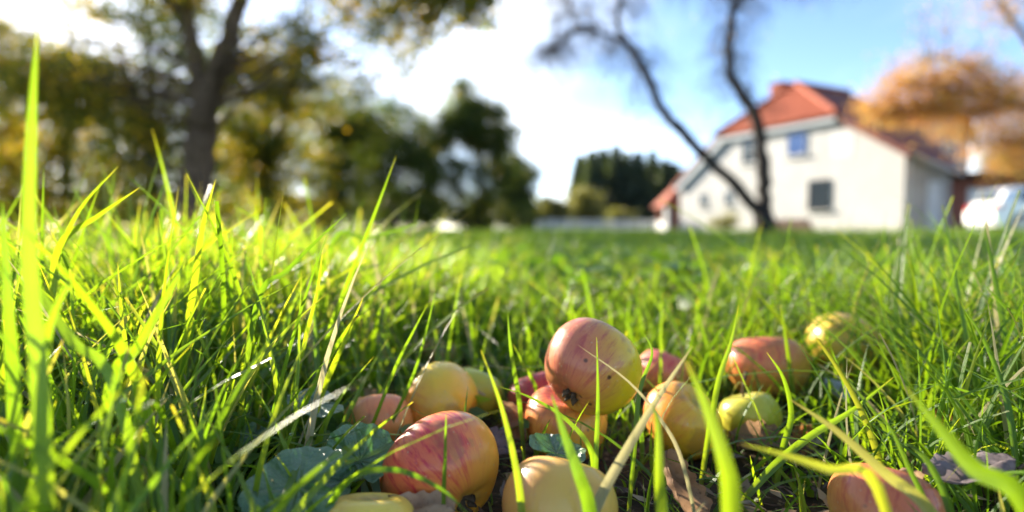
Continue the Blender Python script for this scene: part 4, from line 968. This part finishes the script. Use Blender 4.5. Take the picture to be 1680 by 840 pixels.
# ------------------------------------------------------------------ single grass blades that stand out
def hero(pts, width, v, label, curl=.3):
    """pts: photo points from foot to tip with depth; continued down to the soil when the foot is in the air"""
    P = [at(*p) for p in pts]
    foot = P[0]
    if foot.z > .012:
        d = (P[0] - P[1]); k = foot.z / max(abs(d.z), .02) if d.z < -.003 else 0
        g = foot + d * min(k, 1.0) if k else foot.copy()
        g += Vector((0, .02, 0)) if g.y < .2 else Vector((0, 0, 0))
        g.z = 0; P = [g] + ([] if (foot - g).length < .02 else []) + P
    sp = smooth_path(P, 5); n = len(sp); V = []; tt = []; ss = []
    for i, p in enumerate(sp):
        t = i / (n - 1); tan = (sp[min(i + 1, n - 1)] - sp[max(i - 1, 0)]).normalized()
        view = (p - Vector((0, 0, CAMZ))).normalized(); side = tan.cross(view)
        side = side.normalized() if side.length > .05 else Vector((1, 0, 0))
        side = (Matrix.Rotation(curl * (t - .3) * 2.0, 3, tan) @ side); nn = side.cross(tan)
        w = width * .5 * (.7 + .3 * min(1, t * 4)) * (1 - t ** 2.4) + width * .02
        for k, s in enumerate((-1, -.5, 0, .5, 1)):
            V.append(p + side * w * s + nn * w * .35 * (1 - abs(s))); tt.append(t); ss.append((s + 1) / 2)
    F = [(i * 5 + k, i * 5 + k + 1, (i + 1) * 5 + k + 1, (i + 1) * 5 + k) for i in range(n - 1) for k in range(4)]
    o0 = sp[0]
    o = link('grass_blade', mesh_np('grass_blade', np.array([tuple(q - o0) for q in V]), np.array(F), M['grass'], True, {'v': np.full(len(V), v), 't': tt, 's': ss}), None, o0)
    tag(o, label, 'grass blade', 'single grass blades'); return o
HERO = [
 ([(66, 640, .21), (48, 420, .215), (52, 200, .22), (62, 40, .22)], .0056, .55, 'thick blurred yellow-green blade rising to the sun at the far left'),
 ([(22, 640, .24), (12, 480, .24), (4, 330, .245)], .005, .4, 'blurred blade at the very left edge beside the thick one'),
 ([(60, 800, .22), (75, 560, .22), (130, 430, .23)], .005, .62, 'blurred blade at the lower left leaning right'),
 ([(190, 640, .25), (120, 560, .25), (60, 470, .26), (10, 400, .27)], .0045, .5, 'blurred blade falling to the left edge'),
 ([(80, 520, .42), (88, 440, .42), (130, 345, .41), (194, 273, .40)], .0045, .72, 'slender blade tipped towards the sky at the upper left'),
 ([(82, 540, .40), (98, 405, .40), (160, 355, .39), (229, 308, .385)], .0056, .8, 'broad blade leaning right just below the slender one'),
 ([(300, 600, .40), (318, 470, .395), (333, 370, .39), (354, 294, .385)], .0052, .86, 'tall upright bright blade before the forked trunk'),
 ([(215, 640, .36), (200, 520, .36), (193, 430, .36)], .0034, .8, 'straight upright bright blade at the left with a pointed tip'),
 ([(180, 640, .27), (225, 570, .27), (285, 465, .275), (305, 425, .28)], .005, .55, 'broad blurred blade slanting right in the left grass'),
 ([(420, 505, .36), (470, 445, .355), (520, 395, .35), (570, 349, .345)], .0034, .12, 'dark grey-green blade slanting right above the grass'),
 ([(535, 560, .47), (580, 440, .46), (615, 350, .45), (650, 256, .44)], .0042, .55, 'tallest green blade leaning right at centre left'),
 ([(545, 400, .62), (600, 392, .60), (650, 378, .58), (692, 364, .57)], .005, .3, 'dark blade lying almost level against the trees'),
 ([(498, 735, .39), (530, 640, .385), (565, 560, .38), (596, 488, .375)], .0052, .88, 'bright yellow-green blade left of the peach coloured apple'),
 ([(470, 690, .40), (500, 560, .395), (520, 480, .39), (530, 405, .39)], .0036, .82, 'thin bright upright blade beside the bright yellow-green one'),
 ([(640, 700, .41), (680, 610, .41), (700, 540, .41), (716, 470, .41)], .0026, .35, 'thin green blade above the yellow apple'),
 ([(612, 695, .40), (650, 600, .40), (680, 540, .40), (702, 498, .40)], .0026, .5, 'thin blade crossing in front of the peach coloured apple'),
 ([(728, 812, .285), (730, 760, .284), (731, 716, .283), (732, 676, .282)], .0022, .3, 'short thin stem in front of the large striped apple'),
 ([(856, 838, .265), (845, 760, .27), (822, 665, .275), (789, 574, .28)], .0036, .8, 'bright upright blade between the striped apple and the heap'),
 ([(975, 800, .31), (968, 735, .31), (925, 685, .315), (870, 652, .32), (818, 634, .325)], .0030, .5, 'arching blade sweeping left over the orange and red apple'),
 ([(968, 842, .25), (950, 780, .25), (925, 710, .255), (905, 647, .26)], .0062, .15, 'wide bluish blade over the small round leaf'),
 ([(852, 660, .40), (842, 600, .40), (836, 555, .40), (833, 512, .405)], .0034, .4, 'dark green blade left of the purplish apple'),
 ([(972, 835, .30), (978, 740, .305), (981, 650, .31), (979, 553, .315)], .0034, .5, 'upright green blade crossing the purplish apple'),
 ([(1120, 760, .30), (1085, 690, .305), (1030, 625, .31), (948, 566, .315)], .0022, .975, 'thin pale dry blade curving over the purplish apple'),
 ([(978, 832, .27), (1030, 735, .275), (1085, 645, .28), (1136, 568, .285)], .0052, .965, 'wide straw coloured blade slanting right beside the heap'),
 ([(1040, 740, .33), (1050, 640, .335), (1070, 580, .34), (1055, 545, .345)], .003, .42, 'bent green blade touching the right of the purplish apple'),
 ([(1165, 700, .38), (1180, 620, .38), (1200, 560, .385), (1212, 500, .39)], .0042, .7, 'upright bright blade right of the heap'),
 ([(1285, 735, .37), (1298, 680, .37), (1285, 620, .37), (1258, 578, .37)], .0042, .6, 'bent blade with pale tip in front of the broad pinkish apple'),
 ([(1270, 765, .35), (1330, 715, .35), (1400, 672, .355), (1467, 618, .36)], .0052, .62, 'broad green blade pointing right past the orange leaf'),
 ([(1530, 845, .25), (1450, 775, .255), (1370, 705, .265), (1296, 655, .275)], .0054, .93, 'wide pale blade running down to the bottom right'),
 ([(1660, 700, .33), (1640, 620, .34), (1610, 550, .345), (1576, 500, .35)], .0034, .25, 'dark blade leaning left at the right side'),
 ([(1690, 545, .40), (1650, 505, .40), (1612, 464, .40)], .0034, .2, 'dark blade entering from the right edge'),
 ([(1690, 840, .205), (1600, 770, .21), (1540, 700, .215), (1485, 635, .22)], .0075, .55, 'very wide blurred green blade at the lower right'),
 ([(1688, 690, .36), (1620, 655, .36), (1550, 633, .36), (1490, 631, .36)], .0022, .4, 'thin arched blade pointing left at the right side'),
 ([(1085, 842, .24), (1082, 780, .24), (1080, 700, .245), (1070, 660, .25)], .0048, .75, 'blurred upright yellow-green blade at the bottom centre right'),
 ([(1200, 842, .205), (1190, 760, .205), (1160, 670, .21), (1125, 590, .215)], .0068, .72, 'wide blurred yellow-green blade right of the upright blurred one'),
 ([(1440, 800, .22), (1360, 770, .22), (1280, 745, .225), (1215, 728, .23)], .0040, .9, 'pale blurred blade lying almost level at the lower right'),
 ([(1525, 842, .27), (1490, 765, .275), (1462, 705, .28), (1434, 674, .285)], .0026, .3, 'thin dark blade above the reddish brown apple'),
 ([(1560, 842, .27), (1530, 770, .275), (1500, 735, .28), (1478, 727, .285)], .0036, .15, 'folded bluish blade beside the purplish grey leaf'),
 ([(330, 800, .33), (335, 720, .33), (338, 645, .33)], .0052, .1, 'dark wide cut-off blade in the lower left grass'),
 ([(560, 800, .27), (640, 770, .265), (720, 800, .26), (770, 845, .25)], .0032, .3, 'blade arching across the foot of the large striped apple'),
 ([(1300, 640, .50), (1290, 560, .50), (1280, 500, .50)], .0042, .7, 'upright blade in front of the broad pinkish apple'),
 ([(1345, 560, .62), (1360, 480, .62), (1350, 420, .62)], .0046, .45, 'upright green blade left of the yellow apple at the right'),
 ([(880, 640, .45), (860, 600, .45), (842, 565, .45)], .0032, .6, 'short blade by the dark red apple'),
]
for h_ in HERO: hero(*h_)

# ------------------------------------------------------------------ dew
def dew():
    m, t = newmat('water_drop'); p = finish(m, t, (1, 1, 1), .10, None, 1.0); p.inputs['Transmission Weight'].default_value = 1; p.inputs['IOR'].default_value = 1.33
    import bmesh
    bm = bmesh.new(); bmesh.ops.create_icosphere(bm, subdivisions=2, radius=1); sv = np.array([v.co[:] for v in bm.verts]); sf = np.array([[v.index for v in f.verts] for f in bm.faces]); bm.free()
    src = bpy.data.objects['lawn_grass'].data; co = np.empty(len(src.vertices) * 3, np.float32); src.vertices.foreach_get('co', co); co = co.reshape(-1, 8, 3, 3)
    pick = RNG.choice(len(co), 700, replace=False); lv = RNG.integers(4, 8, 700); P = co[pick, lv, 1]
    src = bpy.data.objects['distant_grass'].data; co = np.empty(len(src.vertices) * 3, np.float32); src.vertices.foreach_get('co', co); co = co.reshape(-1, 6, 2, 3)
    pick = RNG.choice(len(co), 700, replace=False); P = np.vstack([P, co[pick, 5, 1]])
    s = np.concatenate([RNG.uniform(.0006, .0013, 700), RNG.uniform(.0012, .0028, 700)])
    V = (P[:, None] + sv[None] * s[:, None, None]).reshape(-1, 3); F = (np.arange(len(P))[:, None, None] * len(sv) + sf[None]).reshape(-1, 3)
    tag(link('dew_drops', mesh_np('dew_drops', V, F, m, True)), 'tiny clear dew drops glinting on the grass blades', 'dew', kind='stuff')
dew()
